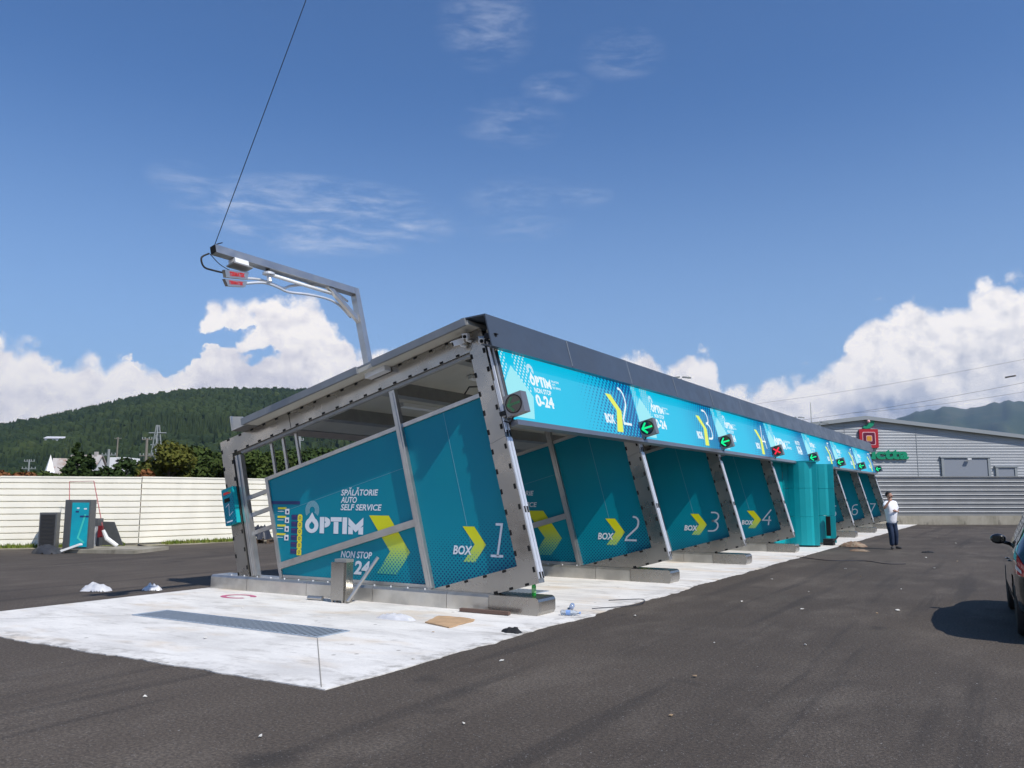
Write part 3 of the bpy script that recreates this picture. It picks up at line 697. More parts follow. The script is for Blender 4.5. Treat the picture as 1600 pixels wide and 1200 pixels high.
for k in range(4):
    z = 1.40 - k * .148; mb.poly([PF(-11.17, z + .01), PF(-10.96, z + .01), PF(-10.96, z + .045), PF(-11.17, z + .045)], 3)
    mb.poly([PF2(-10.985, z - .075), PF2(-10.885, z - .075), PF2(-10.885, z + .02), PF2(-10.985, z + .02)], 4)
    mb.poly([Vector((p[0], YT - .004, p[1])) for p in ((-10.95, z - .055), (-10.91, z - .055), (-10.905, z - .02), (-10.95, z - .01))])
    mb.poly([PF(-11.17, z - .03), PF(-11.02, z - .03), PF(-11.02, z - .02), PF(-11.17, z - .02)], 4)
for k in range(6):
    z = 1.27 - k * .115; mb.poly([PF(x_, z_) for x_, z_ in ((-10.68, z - .055), (-10.57, z - .055), (-10.57, z + .035), (-10.60, z + .06), (-10.65, z + .06), (-10.68, z + .03))], 3)
    ring(mb, -10.625, z, .018, .027, PF2, 0, 360, 10, 0)
mb.build('instruction_sticker', [navy, navy, purple, yellow, white], dpo, CWO, fix=False)

frames = [fr]; panels = [dpo]
for k in range(1, NF):
    c = bpy.data.objects.new('portal_frame', None); COL.objects.link(c); place(c, CWO + Vector((0, 5 * k, 0)), cw); frames.append(c)
    for ch in fr.children: copy_part(ch, c, (0, 5 * k, 0))
    panels.append(copy_part(dpo, cw, (0, 5 * k, 0)))
for k, num in enumerate('1234-567'):
    if num == '-': continue
    mb = MB(); off = Vector((0, 5 * k, 0)); fn = lambda x, z: PF2(x, z) + off
    text_into(mb, 'BOX', -7.41, -7.06, .78, .12, fn, .03, .18); mb.build('box_word', lettering, panels[k], CWO + off, fix=False); mb = MB()
    numeral(mb, num, -6.78 if num == '1' else -6.80, .775, .455, .036, fn)
    mb.build('box_number', lettering, panels[k], CWO + off, fix=False)

# roof
mb = MB(); fbox(mb, -4.95, -.02, 3.862, 3.93, 9.98, 45.6); mb.build('roof_sheet', beige, cw, CWO)
mb = MB(); fbox(mb, -4.97, -2.22, 3.85, 3.965, 9.93, 9.978); fbox(mb, -1.90, -.04, 3.85, 3.965, 9.93, 9.978); fbox(mb, -4.97, -.04, 3.934, 3.965, 9.98, 45.6)
mb.build('roof_edge_trim', trimm, cw, CWO)
for u in (-.75, -2.35, -3.75): mb = MB(); fbox(mb, u - .07, u + .07, 3.62, 3.861, 10.45, 45.27); mb.build('purlin', purl, cw, CWO)
mb = MB(); fbox(mb, -5.28, -4.975, 3.852, 3.90, 10.0, 45.6); mb.prism([FL(-5.28, 3.902, 10.0), FL(-5.0, 3.902, 10.0), FL(-5.0, 4.02, 10.0), FL(-5.24, 4.10, 10.0)], (0, .03, 0)); fbox(mb, -5.31, -5.281, 3.852, 4.12, 10.0, 45.6)
mb.build('gutter', alu, cw, CWO)
# folded anthracite fascia along the top of the front, slightly wavy sheets of 2.5 m
mb = MB(); y = 9.97; k = 0
while y < 45.4:
    y1 = min(y + 2.53, 45.5); w0 = noise.noise(Vector((k * 1.7, 0, 4))) * .008
    mb.prism([FL(.305 + w0, 3.40, y), FL(.305 + w0, 3.905, y), FL(-.12, 3.99, y), FL(-.12, 3.97, y), FL(.285 + w0, 3.885, y), FL(.285 + w0, 3.42, y), FL(.12, 3.49, y), FL(.12, 3.475, y)], (0, y1 - y - .006, 0)); y = y1; k += 1
mb.build('front_fascia', capm, cw, CWO)
mb = MB(); y = 12.5
while y < 45.4:
    mb.prism([FL(.309, 3.43, y - .012), FL(.309, 3.9, y - .012), FL(.311, 3.9, y + .004), FL(.311, 3.43, y + .004)], (0, .012, 0)); y += 2.53
mb.build('fascia_joint', trimm, cw, CWO)
# lip under the LED screens, with the boxed soffit behind
ledge_m = mat('grey_sheet_under_screens', (0.20, 0.21, 0.235), 0.3, 0.6, 0.06, 2)
mb = MB(); fbox(mb, .03, .155, 2.285, 2.365, 10.46, 45.35); mb.build('screen_sill', ledge_m, cw, CWO)
mb = MB()
for u0, u1, y0, y1, mm in ((.024, .06, 10.30, 10.325, 0), (.024, .10, 10.345, 10.365, 1), (.024, .075, 10.385, 10.41, 0)): fbox(mb, u0, u1, 2.42, 3.62, y0, y1, mm)
mb.build('corner_profile', [alu_light, alu], cw, CWO)
for k in range(7):
    if k == 3: continue
    for u in (-1.5, -3.1): mb = MB(); fbox(mb, u - .05, u + .05, 3.78, 3.855, 12.1 + 5 * k, 13.6 + 5 * k); mb.build('ceiling_light', tube_m, cw, CWO)
for k in range(7):
    mb = MB()
    fbox(mb, -.42, -.40, 3.45, 3.62, 10.75 + 5 * k, 10.77 + 5 * k); mb.bx(FL(-.45, 3.25, 11.1 + 5 * k), .1, .22, .08)
    mb.tube([FL(-.8, 3.1, 10.7 + 5 * k), FL(-.72, 3.2, 10.75 + 5 * k), FL(-.62, 3.19, 10.9 + 5 * k), FL(-.5, 3.3, 11.0 + 5 * k)], .012, 6)
    mb.build('hose_bracket', rubber, cw, CWO)

# LED screens
SU = .12
def LF(y, v): return FL(SU + .004, v, y)
def LF2(y, v): return FL(SU + .007, v, y)
def LF3(y, v): return FL(SU + .010, v, y)
lab = ['two, nearest the camera', 'three', 'four', 'lacking a box number, above the teal cabinets', 'five', 'six', 'seven, farthest from the camera']
for k, num in enumerate('234-567'):
    y0 = 10.42 + 5 * k if k == 0 else 10.34 + 5 * k; y1 = 15.335 + 5 * k; o = FL(SU, 2.37, y0)
    th = thing('led_sign', 'bright cyan screen under the dark fascia ' + ('ending in box number ' if num != '-' else '') + lab[k], 'led sign', o, 'screens along the car wash front')
    mb = MB(); fbox(mb, .03, SU - .001, 2.37, 3.47, y0, y1); mb.build('housing', ledge_m, th, o)
    mb = MB(); mb.poly([FL(SU, 2.37, y0), FL(SU, 2.37, y1), FL(SU, 3.47, y1), FL(SU, 3.47, y0)])
    u0 = y0 - (10.34 + 5 * k); u1 = y1 - (10.34 + 5 * k); mb.uv = [u0, 0, u1, 0, u1, 1.1, u0, 1.1]
    mb.build('screen', ledm, th, o, fix=False)
    Y = 10.34 + 5 * k
    mb = MB(); ys = [(max(y0, Y + .02), 2.97), (Y + .36, 3.26), (Y + .85, 2.80), (Y + .72, 2.42), (max(y0, Y + .02), 2.42)]
    mb.poly([LF(*p) for p in ys]); mb.build('drop_emblem', led_pale, th, o, fix=False)
    mb = MB(); ring(mb, Y + .52, 2.66, .0, .12, LF2); mb.build('drop_highlight', led_cyan, th, o, fix=False)
    mb = MB()
    if num == '-':
        logo(mb, Y + .7, 2.72, .34, 1.3, LF2); 
        for i, s_ in enumerate(('SPALATORIE', 'AUTO', 'SELF SERVICE')): text_into(mb, s_, Y + 2.1, Y + (2.75 if i != 1 else 2.35), 2.96 - i * .1, .07, LF2, .02)
        mb.build('screen_logo', led_white, th, o, fix=False); mb = MB(); text_into(mb, 'NON STOP', Y + 3.55, Y + 4.2, 2.98, .13, LF2, .03); text_into(mb, '0-24', Y + 3.55, Y + 4.2, 2.66, .26, LF2, .05)
    else:
        logo(mb, Y + .86, 3.0, .18, .68, LF2); logo_rings(mb, Y + .94, 3.26, .10, LF2)
        for i, s_ in enumerate(('SPALATORIE', 'AUTO', 'SELF SERVICE')): text_into(mb, s_, Y + 1.58, Y + (1.84, 1.70, 1.86)[i], 3.13 - i * .055, .035, LF2, .012)
        mb.build('screen_logo', led_white, th, o, fix=False); mb = MB(); text_into(mb, 'NON STOP', Y + .93, Y + 1.48, 2.885, .08, LF2, .02); text_into(mb, '0-24', Y + .90, Y + 1.48, 2.665, .175, LF2, .04)
        mb.build('screen_hours', led_white, th, o, fix=False); mb = MB(); text_into(mb, 'BOX', Y + 3.40, Y + 3.80, 2.59, .16, LF2, .05)
        mb.build('screen_box_word', led_white, th, o, fix=False); mb = MB(); numeral(mb, num, Y + 4.20, 2.62, .72, .05, LF3, -.02)
    if mb.v: mb.build('screen_lettering', led_white, th, o, fix=False)
    if num != '-':
        mb = MB(); mb.poly([LF3(Y + a, b) for a, b in ((3.66, 3.17), (3.90, 3.17), (4.22, 2.86), (4.0, 2.86))]); mb.poly([LF3(Y + a, b) for a, b in ((4.0, 2.86), (4.22, 2.86), (4.05, 2.43), (3.78, 2.43))])
        mb.build('screen_chevron', led_yel, th, o, fix=False)

# lane signals
sigbox = mat('signal_housing', (0.25, 0.245, 0.25), 0.35, 0.6)
lens = mat('dark_lens', (0.006, 0.012, 0.012), 0.12, 0, coat=0.6)
SV = 2.53
def sig(k, kind, label):
    y = 10.20 + 5 * k; o = FL(.30, 2.37, y)
    th = thing('lane_signal', label, 'signal light', o, 'lane signals on the car wash front')
    mb = MB(); fbox(mb, .145, .455, 2.375, 2.685, y, y + .16); mb.build('signal_housing', sigbox, th, o)
    u0 = .30; F = lambda a, b, e=0: FL(u0 + a, SV + b, y - .004 - e)
    mb = MB(); ring(mb, 0, 0, 0, .125, lambda a, b: F(a, b), n=24); mb.build('signal_lens', lens, th, o, fix=False)
    mb = MB(); ring(mb, 0, 0, .125, .14, lambda a, b: F(a, b, .003), n=24); mb.build('lens_ring', slotm, th, o, fix=False)
    mb = MB(); mm = {'g': sig_green, 'r': sig_red, 'd': sig_dim}[kind]
    if kind == 'r': lines = [((-.085, -.085), (.085, .085), .042), ((-.085, .085), (.085, -.085), .042)]
    else: lines = [((-.095, 0), (.105, 0), .036), ((-.10, 0), (-.015, .10), .034), ((-.10, 0), (-.015, -.10), .034)]
    Q = math.radians(15)
    for a, b, wd in lines:
        if kind != 'r':   # the arrow lies level with the leaning box
            pass
        if kind in 'gd' and k < 2:
            A, B = Vector(a), Vector(b); L_ = (B - A).length; n_ = int(L_ / .013); pr = Vector((-(B - A).y, (B - A).x)).normalized()
            for i in range(n_ + 1):
                for jj in (-1, 0, 1):
                    p = A.lerp(B, i / n_) + pr * jj * .0125; e = .0042 if kind == 'd' else .0062
                    mb.poly([F(p.x - e, p.y - e, .004), F(p.x + e, p.y - e, .004), F(p.x + e, p.y + e, .004), F(p.x - e, p.y + e, .004)])
        else: stroke(mb, [a, b], wd, lambda p, q: F(p, q, .004 + (0.001 if b[1] < 0 else 0)))
    mb.build('signal_symbol', mm, th, o, fix=False)
    mb = MB(); fbox(mb, -.0, .144, 2.44, 2.50, y + .05, y + .10); mb.tube([FL(.2, 2.38, y + .1), FL(.12, 2.30, y + .1), FL(.03, 2.36, y + .09)], .012, 6); mb.build('mounting_arm', rubber, th, o)
names = ['unlit looking dotted green arrow signal on the nearest leg', 'lit green dotted arrow signal beside the number two screen end', 'lit green arrow signal after the number three screen end', 'red cross signal left of the teal cabinets', 'green arrow signal above the teal cabinets, first past the red cross', 'green arrow signal at the right top of the teal cabinets, second past the red cross', 'green arrow signal below the number six screen end, next to last', 'green arrow signal on the farthest leg']
for k in range(8): sig(k, 'dggrgggg'[k], names[k])

# island kerbs
kpos = ['nearest the camera, with a green bottle on it', 'second from the camera', 'third from the camera', 'fourth, just left of the teal cabinets', 'under the teal cabinets', 'just past the teal cabinets', 'next to last towards the grey fence', 'farthest, by the grey fence']
def kerb_poly(y): return None
ko = Vector((-9.2, 10.4, SZ))
kt = thing('island_kerb', 'long steel clad kerb island under a leaning frame, ' + kpos[0], 'kerb', ko, 'kerb islands under the frames')
def kerb_mesh(x0, x1):
    mb = MB(); y0, y1, zt, c = 10.17, 10.63, KZ, .035
    pr = lambda x: [(x, y0, SZ), (x, y0, zt - c), (x, y0 + c, zt), (x, y1 - c, zt), (x, y1, zt - c), (x, y1, SZ)]
    mb.prism(pr(x0), (x1 - x0, 0, 0)); return mb
xs = [-12.56, -11.62, -10.2, -8.78, -7.36, -6.62]
for a, b in zip(xs, xs[1:]): kerb_mesh(a, b - .008).build('cladding_sheet', galv, kt, ko)
mb = MB(); c = .05      # rounded steel end
mb.prism([(-6.617, 10.16, SZ), (-5.83, 10.16, SZ), (-5.80, 10.16, SZ + .05), (-5.80, 10.16, KZ - c), (-5.815, 10.16, KZ - .015), (-5.85, 10.16, KZ + .003), (-6.617, 10.16, KZ + .003)], (0, .48, 0)); mb.build('end_cap', steel, kt, ko)
mb = MB()
for i in range(14): mb.lathe([(.014, 0), (.014, .018), (.006, .022)], (-12.1 + i * .33, 10.235, KZ + .001), n=6)
mb.build('anchor_bolt', alu_light, kt, ko, fix=False)
for k in range(1, NF): copy_thing(kt, (0, 5 * k, 0), 'long steel clad kerb island under a leaning frame, ' + kpos[k])

# drainage grates
gratem = mat('galvanised_grate', (0.42, 0.49, 0.57), 0.5, 0.35)
pit = mat('drain_pit', (0.05, 0.055, 0.06), 0.9)
gl = ['in the open bay left of the nearest kerb', 'in the bay behind the nearest frame', 'in the third bay', 'in the fourth bay', None, 'past the teal cabinets', 'in the next to last bay', 'in the last bay']
gx0, gx1, gy0, gy1 = -10.63, -7.13, 7.31, 7.86; go = Vector(((gx0 + gx1) / 2, (gy0 + gy1) / 2, SZ))
gt = thing('drain_grate', 'long blue grey steel drain grate ' + gl[0], 'drain grate', go, 'drain grates in the slab')
mb = MB(); mb.poly([(gx0, gy0, SZ + .004), (gx1, gy0, SZ + .004), (gx1, gy1, SZ + .004), (gx0, gy1, SZ + .004)]); mb.build('pit', pit, gt, go, fix=False)
mb = MB()
for a, b, c_, d in ((gx0, gx1, gy0, gy0 + .012), (gx0, gx1, gy1 - .012, gy1), (gx0, gx0 + .012, gy0 + .013, gy1 - .013), (gx1 - .012, gx1, gy0 + .013, gy1 - .013)): mb.box(a, b, c_, d, SZ + .002, SZ + .014)
mb.build('rim', gratem, gt, go)
mb = MB(); x = gx0 + .03
while x < gx1 - .03: mb.poly([(x, gy0 + .013, SZ + .008), (x + .038, gy0 + .013, SZ + .008), (x + .038, gy1 - .013, SZ + .008), (x, gy1 - .013, SZ + .008)]); x += .075
mb.build('bars', gratem, gt, go, fix=False)
for k in range(1, 8):
    if gl[k]: copy_thing(gt, (0, 5 * k, 0), 'long blue grey steel drain grate ' + gl[k])

# ------------------------------------------------------------------ swinging boom over the open bay
bo = FL(-2.15, 3.86, 10.2)
bt = thing('overhead_boom', 'aluminium boom arm standing on the nearest roof edge, held up by a cable', 'boom arm', bo)
def BL(du, dv, y): return FL(-2.15 + du, 3.80 + dv, y)
mb = MB(); mb.prism([BL(-.055, 0, 10.12), BL(.055, 0, 10.12), BL(.055, 1.56, 10.12), BL(-.055, 1.44, 10.12)], (0, .11, 0)); mb.build('post', alu, bt, bo)
mb = MB(); mb.prism([BL(-.055, 1.44, 7.32), BL(.055, 1.44, 7.32), BL(.055, 1.56, 7.32), BL(-.055, 1.56, 7.32)], (0, 2.795, 0)); mb.build('arm', alu, bt, bo)
mb = MB(); mb.prism([BL(-.05, 1.445, 7.31), BL(.05, 1.445, 7.31), BL(.05, 1.555, 7.31), BL(-.05, 1.555, 7.31)], (0, .006, 0)); mb.build('end_cap', slotm, bt, bo)
mb = MB(); mb.prism([BL(-.03, .93, 10.118), BL(-.03, 1.03, 10.118), BL(-.03, 1.44, 9.62), BL(-.03, 1.44, 9.50)], BL(.06, 0, 0) - BL(0, 0, 0)); mb.build('brace', alu, bt, bo)
mb = MB(); mb.prism([BL(-.06, -.02, 10.10), BL(.36, -.02, 10.10), BL(.36, .075, 10.10), BL(-.06, .075, 10.10)], (0, .16, 0)); mb.build('base_bracket', alu_light, bt, bo)
mb = MB(); mb.tube([BL(-.02, 1.38, 8.35), BL(-.02, 1.36, 9.6)], .028, 8); mb.build('lamp_tube', tube_m, bt, bo, smooth=True)
mb = MB(); mb.lathe([(.09, 0), (.09, .03), (.05, .045)], BL(-.0, 1.355, 8.28), (0, 0, 1)); mb.tube([BL(0, 1.36, 8.28), BL(0, 1.24, 8.28)], .035, 8); mb.tube([BL(0, 1.44, 8.28), BL(0, 1.36, 8.28)], .03, 8, 1); mb.build('swivel_joint', [alu_light, rubber], bt, bo)
mb = MB(); mb.prism([BL(-.07, 1.36, 7.62), BL(.07, 1.36, 7.62), BL(.07, 1.435, 7.62), BL(-.07, 1.435, 7.62)], (0, .24, 0)); mb.prism([BL(-.08, 1.335, 7.58), BL(.08, 1.335, 7.58), BL(.08, 1.357, 7.58), BL(-.08, 1.357, 7.58)], (0, .34, 0), 1); mb.build('sensor', [white, purl], bt, bo)
def zb(px): return px
def smooth_path(P, n=6):
    out_ = []
    P = [Vector(p) for p in P]
    for i in range(len(P) - 1):
        p0 = P[max(i - 1, 0)]; p1 = P[i]; p2 = P[i + 1]; p3 = P[min(i + 2, len(P) - 1)]
        for k in range(n):
            s_ = k / n; out_.append(0.5 * ((2 * p1) + (-p0 + p2) * s_ + (2 * p0 - 5 * p1 + 4 * p2 - p3) * s_ ** 2 + (-p0 + 3 * p1 - 3 * p2 + p3) * s_ ** 3))
    return out_ + [P[-1]]
mb = MB()
for dx_, pts in ((.05, [(7.86, 4.64), (8.2, 4.73), (8.44, 4.73), (8.63, 4.70), (8.76, 4.70), (9.09, 4.74), (9.51, 4.76), (9.8, 4.71), (10.08, 4.56)]), (-.03, [(7.9, 4.74), (8.2, 4.79), (8.45, 4.78), (8.67, 4.76), (8.83, 4.83), (9.16, 4.92), (9.51, 4.97), (9.8, 4.93), (10.08, 4.84)])):
    mb.tube(smooth_path([(-9.35 + dx_, y, z) for y, z in pts], 5), .02, 8)
mb.build('hose_pipe', alu_light, bt, bo, smooth=True)
mb = MB(); 
mb.prism([(-9.25, 7.51, 4.65), (-9.25, 7.88, 4.70), (-9.25, 7.90, 4.81), (-9.25, 7.48, 4.75)], (-.06, 0, 0)); mb.prism([(-9.24, 7.54, 4.53), (-9.24, 7.84, 4.58), (-9.24, 7.87, 4.67), (-9.24, 7.48, 4.62)], (-.06, 0, 0))
hb = mb.build('hose_head', alu, bt, bo)
mb = MB(); BF = lambda y, z: Vector((-9.247, y, z + (y - 7.5) * .13)); BF2 = lambda y, z: Vector((-9.237, y, z + (y - 7.5) * .13)); text_into(mb, 'TERMATEK', 7.56, 7.83, 4.675, .055, BF, .05); text_into(mb, 'TERMATEK', 7.55, 7.80, 4.555, .045, BF2, .05); mb.build('red_lettering', redm, hb, bo, fix=False)
mb = MB(); mb.tube(smooth_path([(-9.42, 7.34, 4.97), (-9.42, 7.22, 4.88), (-9.41, 7.26, 4.76), (-9.39, 7.40, 4.74), (-9.33, 7.6, 4.73)], 6), .013, 6); mb.tube(smooth_path([(-9.40, 7.34, 4.96), (-9.36, 7.48, 4.84), (-9.33, 7.65, 4.78)], 5), .006, 5); mb.build('black_hose', rubber, bt, bo, smooth=True)
dark_cable = mat('dark_cable', (0.01, 0.015, 0.03), 0.7)
mb = MB(); a = Vector((-9.35, 7.37, 5.09)); b = Vector((-7.76, 7.35, 8.2)); e = a + (b - a) * 3.2
mb.tube([a.lerp(e, i / 12) - Vector((0, 0, .10 * math.sin(math.pi * i / 12))) for i in range(13)], .006, 5); mb.tube(smooth_path([a, a + Vector((.05, .05, .03)), a + Vector((.03, .1, .05)), a], 4), .006, 5)
tag(mb.build('support_cable', dark_cable, None, a), 'thin dark cable running from the boom tip up into the sky', 'cable')

# cameras on the corner
def cctv(o, d, label, blk=False):
    o = Vector(o); d = Vector(d).normalized(); th = thing('security_camera', label, 'security camera', o, 'security cameras on the nearest top corner')
    r = d.to_track_quat('Y', 'Z').to_matrix().to_4x4()
    mb = MB(); mb.bx(o, .075, .17, .07, r); mb.bx(o + r.to_3x3() @ Vector((0, .02, .04)), .085, .18, .012, r); mb.build('camera_body', white if not blk else rubber, th, o)
    mb = MB(); mb.lathe([(.028, 0), (.028, .012)], o + d * .083, d, 12); mb.build('camera_lens', slotm, th, o)
    mb = MB(); mb.tube([o - d * .03, o - d * .05 - Vector((0, 0, .06)), o - d * .06 + Vector((.02, .07, -.07))], .02, 6); mb.build('camera_bracket', white if not blk else rubber, th, o)
cctv(FL(-.36, 3.72, 10.14), (-.8, -.9, -.45), 'white camera pointing left from the beam end')
cctv(FL(-.20, 3.76, 10.14), (.3, -.8, -.2), 'white camera at the very corner joint, second from the left')
cctv(FL(.03, 3.62, 10.16), (.55, -.7, -.35), 'white camera with a dark face on top of the nearest leg')
cctv(FL(.22, 3.60, 10.12), (1, .15, -.1), 'black camera pointing right beside the first screen corner', True)
# payment terminal on the rear leg
to = FL(-5.84, 2.3, 10.27); tt_ = thing('payment_terminal', 'narrow teal payment terminal mounted on the rear leg of the nearest frame', 'terminal', to)
mb = MB(); fbox(mb, -5.985, -5.70, 2.29, 2.95, 10.19, 10.275); mb.build('terminal_case', teal, tt_, to)
mb = MB(); fbox(mb, -5.99, -5.705, 2.292, 2.948, 10.182, 10.189); mb.build('front_plate', panelm, tt_, to)
mb = MB(); fbox(mb, -5.94, -5.76, 2.84, 2.88, 10.175, 10.181, 0); fbox(mb, -5.94, -5.80, 2.70, 2.77, 10.175, 10.181, 1); fbox(mb, -5.80, -5.74, 2.86, 2.90, 10.172, 10.174, 2); mb.build('display', [redm, slotm, sig_dim], tt_, to)
mb = MB(); stroke(mb, [(-5.93, 2.62), (-5.84, 2.66), (-5.86, 2.45), (-5.76, 2.5)], .012, lambda a, b: FL(a, b, 10.18)); fbox(mb, -5.95, -5.80, 2.335, 2.36, 10.178, 10.181); mb.build('terminal_print', lettering, tt_, to)

# steel housing standing in front of the nearest kerb
so_ = Vector((-9.13, 9.95, SZ)); th = thing('steel_stand', 'small square steel housing with a dark lid in front of the nearest kerb', 'steel box', so_)
mb = MB(); mb.box(-9.30, -9.04, 9.79, 9.93, SZ + .04, .62); mb.build('housing', steel, th, so_)
mb = MB(); mb.box(-9.25, -9.01, 9.81, 9.98, .622, .67); mb.build('lid', purl, th, so_)
mb = MB(); mb.box(-9.037, -9.01, 9.82, 9.97, SZ, .62); mb.build('side_cover', steel, th, so_)
for a_, b_ in ((-9.29, 9.80), (-9.08, 9.80), (-9.29, 9.89)): mb = MB(); mb.box(a_, a_ + .03, b_, b_ + .03, SZ, SZ + .04); mb.build('foot', steel, th, so_)
po = Vector((-8.97, 9.85, SZ)); mb = MB(); a = Vector((-8.97, 9.82, SZ + .03)); b = Vector((-8.64, 10.12, .70)); mb.tube([a, b], .028, 10)
ob = mb.build('steel_pipe', alu, None, a); tag(ob, 'leaning steel pipe beside the small steel housing', 'pipe')
mb = MB(); mb.tube([(-9.82, 9.84, SZ + .035), (-9.55, 9.88, SZ + .035)], .035, 10); tag(mb.build('pipe_offcut', alu, None, (-9.7, 9.85, SZ)), 'short steel pipe lying left of the small steel housing', 'pipe')
# ------------------------------------------------------------------ teal technical cabinets
def folded(mb, xa, ya, xb, yb, zs, folds, t_=.03):
    """tall sheet from a to b bent by the offsets in folds, cut into stacked plates at heights zs"""
    a = Vector((xa, ya, 0)); b = Vector((xb, yb, 0)); d = (b - a); n = Vector((d.y, -d.x, 0)).normalized()
    P = [a + d * f + n * o for f, o in folds]
    for z0, z1 in zip(zs, zs[1:]):
        poly = [p + Vector((0, 0, z0 + .006)) for p in P] + [p - n * t_ + Vector((0, 0, z0 + .006)) for p in reversed(P)]
        mb.prism(poly, (0, 0, z1 - z0 - .012))
o = Vector((-6.2, 28.1, SZ)); th = thing('technical_cabinet', 'tall teal cabinet door standing open, nearer of the two, with a bright side face', 'cabinet', o, 'teal cabinet doors of the technical room')
FOL = [(0, 0), (.14, .0), (.20, .05), (.34, .10), (.5, .12), (.66, .10), (.8, .05), (.86, 0), (1, 0)]
ZS = [.06, .97, 1.88, 2.72]
mb = MB(); folded(mb, -6.78, 28.05, -5.72, 28.10, ZS, FOL); mb.build('door_plate', teal, th, o)
mb = MB(); mb.box(-6.84, -6.79, 26.9, 28.04, .06, 2.74); mb.box(-6.785, -5.72, 28.0, 28.5, 2.725, 2.76); mb.build('side_panel', teal, th, o)
mb = MB(); mb.box(-6.6, -5.8, 28.2, 28.6, SZ, .055); mb.build('base', rubber, th, o)
o = Vector((-5.9, 29.95, SZ)); th = thing('technical_cabinet', 'tall teal cabinet door farther back with a dark ragged opening low on it', 'cabinet', o, 'teal cabinet doors of the technical room')
mb = MB(); folded(mb, -6.9, 29.9, -5.56, 30.0, ZS, FOL); mb.build('door_plate', teal, th, o)
mb = MB(); mb.box(-5.84, -5.70, 29.80, 29.86, .30, .95); mb.build('dark_opening', slotm, th, o)
mb = MB(); mb.box(-5.86, -5.55, 29.3, 29.7, SZ, .22); mb.tube([(-5.8, 29.3, .1), (-5.5, 29.2, .15), (-5.45, 29.7, .3)], .03, 6); mb.build('machinery', rubber, th, o)
o = Vector((-9.3, 28.0, SZ)); th = thing('machine_room', 'grey machine room between two frames behind the teal cabinet doors', 'machine room', o)
mb = MB(); mb.box(-11.3, -7.1, 25.6, 30.1, SZ, 2.45); mb.build('wall', purl, th, o)
mb = MB(); mb.box(-7.09, -7.05, 26.2, 27.2, .1, 2.2); mb.box(-7.09, -7.05, 28.6, 29.6, .1, 2.2); mb.build('door', teal, th, o)
# rubble and rags by the cabinets
rub = mottled('rubble', (0.20, 0.12, 0.08), (0.32, 0.25, 0.18), (0.05, 0.04, 0.03), 6, 14)
def heap(name, label, cat, c, rx, ry, h, m_, seed, n=14, group=None):
    rn = random.Random(seed); mb = MB(); c = Vector(c)
    for i in range(n + 1):
        for j in range(n + 1):
            x = (i / n * 2 - 1); y = (j / n * 2 - 1); r = math.hypot(x, y); q = max(0, 1 - r ** 2)
            z = h * (q ** .7) * (.6 + .7 * abs(noise.noise(Vector((x * 2.3, y * 2.3, seed)))) + .5 * abs(noise.noise(Vector((x * 5.7, y * 5.7, seed + 3))))) + .05 * h * rn.random()
            f = 1 + .25 * noise.noise(Vector((x * 2, y * 2, seed + 9)))
            mb.v.append((c.x + x * rx * f, c.y + y * ry * f, c.z + (z if r < .98 else 0)))
    for i in range(n):
        for j in range(n):
            if math.hypot((i + .5) / n * 2 - 1, (j + .5) / n * 2 - 1) < 1.02: q = i * (n + 1) + j; mb.face([q, q + n + 1, q + n + 2, q + 1])
    return tag(mb.build(name, m_, None, c, fix=False, smooth=True), label, cat, group)
heap('rubble_heap', 'small brown heap of rubble beside the farther teal cabinet', 'rubble', (-4.9, 29.2, .003), .42, .3, .16, rub, 3)
heap('rubble_heap', 'flat scatter of brown rubbish on the asphalt in front of the man', 'rubble', (-4.35, 26.9, .003), .28, .14, .07, rub, 5)
heap('black_rag', 'flat black rag on the asphalt to the right of the man', 'rag', (-2.55, 27.2, .003), .18, .12, .05, rubber, 6)
heap('black_rag', 'crumpled black rag at the slab edge in front of the nearest kerb', 'rag', (-5.42, 8.85, SZ), .13, .09, .06, rubber, 8)

# ------------------------------------------------------------------ person
def skin(name, pts, edges, mats, parent, org, sub=2, root=0):
    me = bpy.data.meshes.new(name); me.from_pydata([tuple(Vector(p[:3])) for p in pts], edges, []); me.materials.append(mats)
    o = bpy.data.objects.new(name, me); COL.objects.link(o); place(o, org, parent)
    m1 = o.modifiers.new('Skin', 'SKIN'); m1.use_smooth_shade = True
    if not me.skin_vertices: 
        pass
    for i, p in enumerate(pts):
        sv = me.skin_vertices[0].data[i]; r = p[3]; sv.radius = r if isinstance(r, tuple) else (r, r)
        sv.use_root = (i == root)
    m2 = o.modifiers.new('Subdivision', 'SUBSURF'); m2.levels = sub; m2.render_levels = sub
    return o
skinm = mat('skin', (0.42, 0.22, 0.15), 0.55); hairm = mat('dark_hair', (0.012, 0.009, 0.008), 0.7); shirt = mat('white_cotton', (0.80, 0.80, 0.84), 0.8, 0, 0.04, 6, 0.3, 9); jean = mat('dark_denim', (0.014, 0.028, 0.065), 0.85, 0, 0.3, 8, 0.2, 14); shoem = mat('dark_shoe', (0.02, 0.02, 0.022), 0.6)
PO = Vector((-3.62, 28.35, 0))
pt = thing('person', 'man in white t-shirt and dark jeans walking with one hand raised to his face', 'person', PO)
pt.rotation_euler = (0, 0, YAW + R(14))    # local x = picture right, local -y = towards the viewer
B = []; E_ = []
def V(x, y, z, r): B.append((x, y, z, r)); return len(B) - 1
def Ed(*a):
    for p, q in zip(a, a[1:]): E_.append((p, q))
pel = V(0, 0, .92, (.12, .09)); bel = V(-.01, -.02, 1.10, (.13, .11)); che = V(0, 0, 1.32, (.13, .095)); nb = V(-.02, 0, 1.46, .07); nk = V(-.03, -.01, 1.52, .058)
jaw = V(-.045, -.03, 1.585, (.066, .072)); hd = V(-.05, -.02, 1.66, (.078, .092)); cr = V(-.05, -.01, 1.73, (.062, .075))
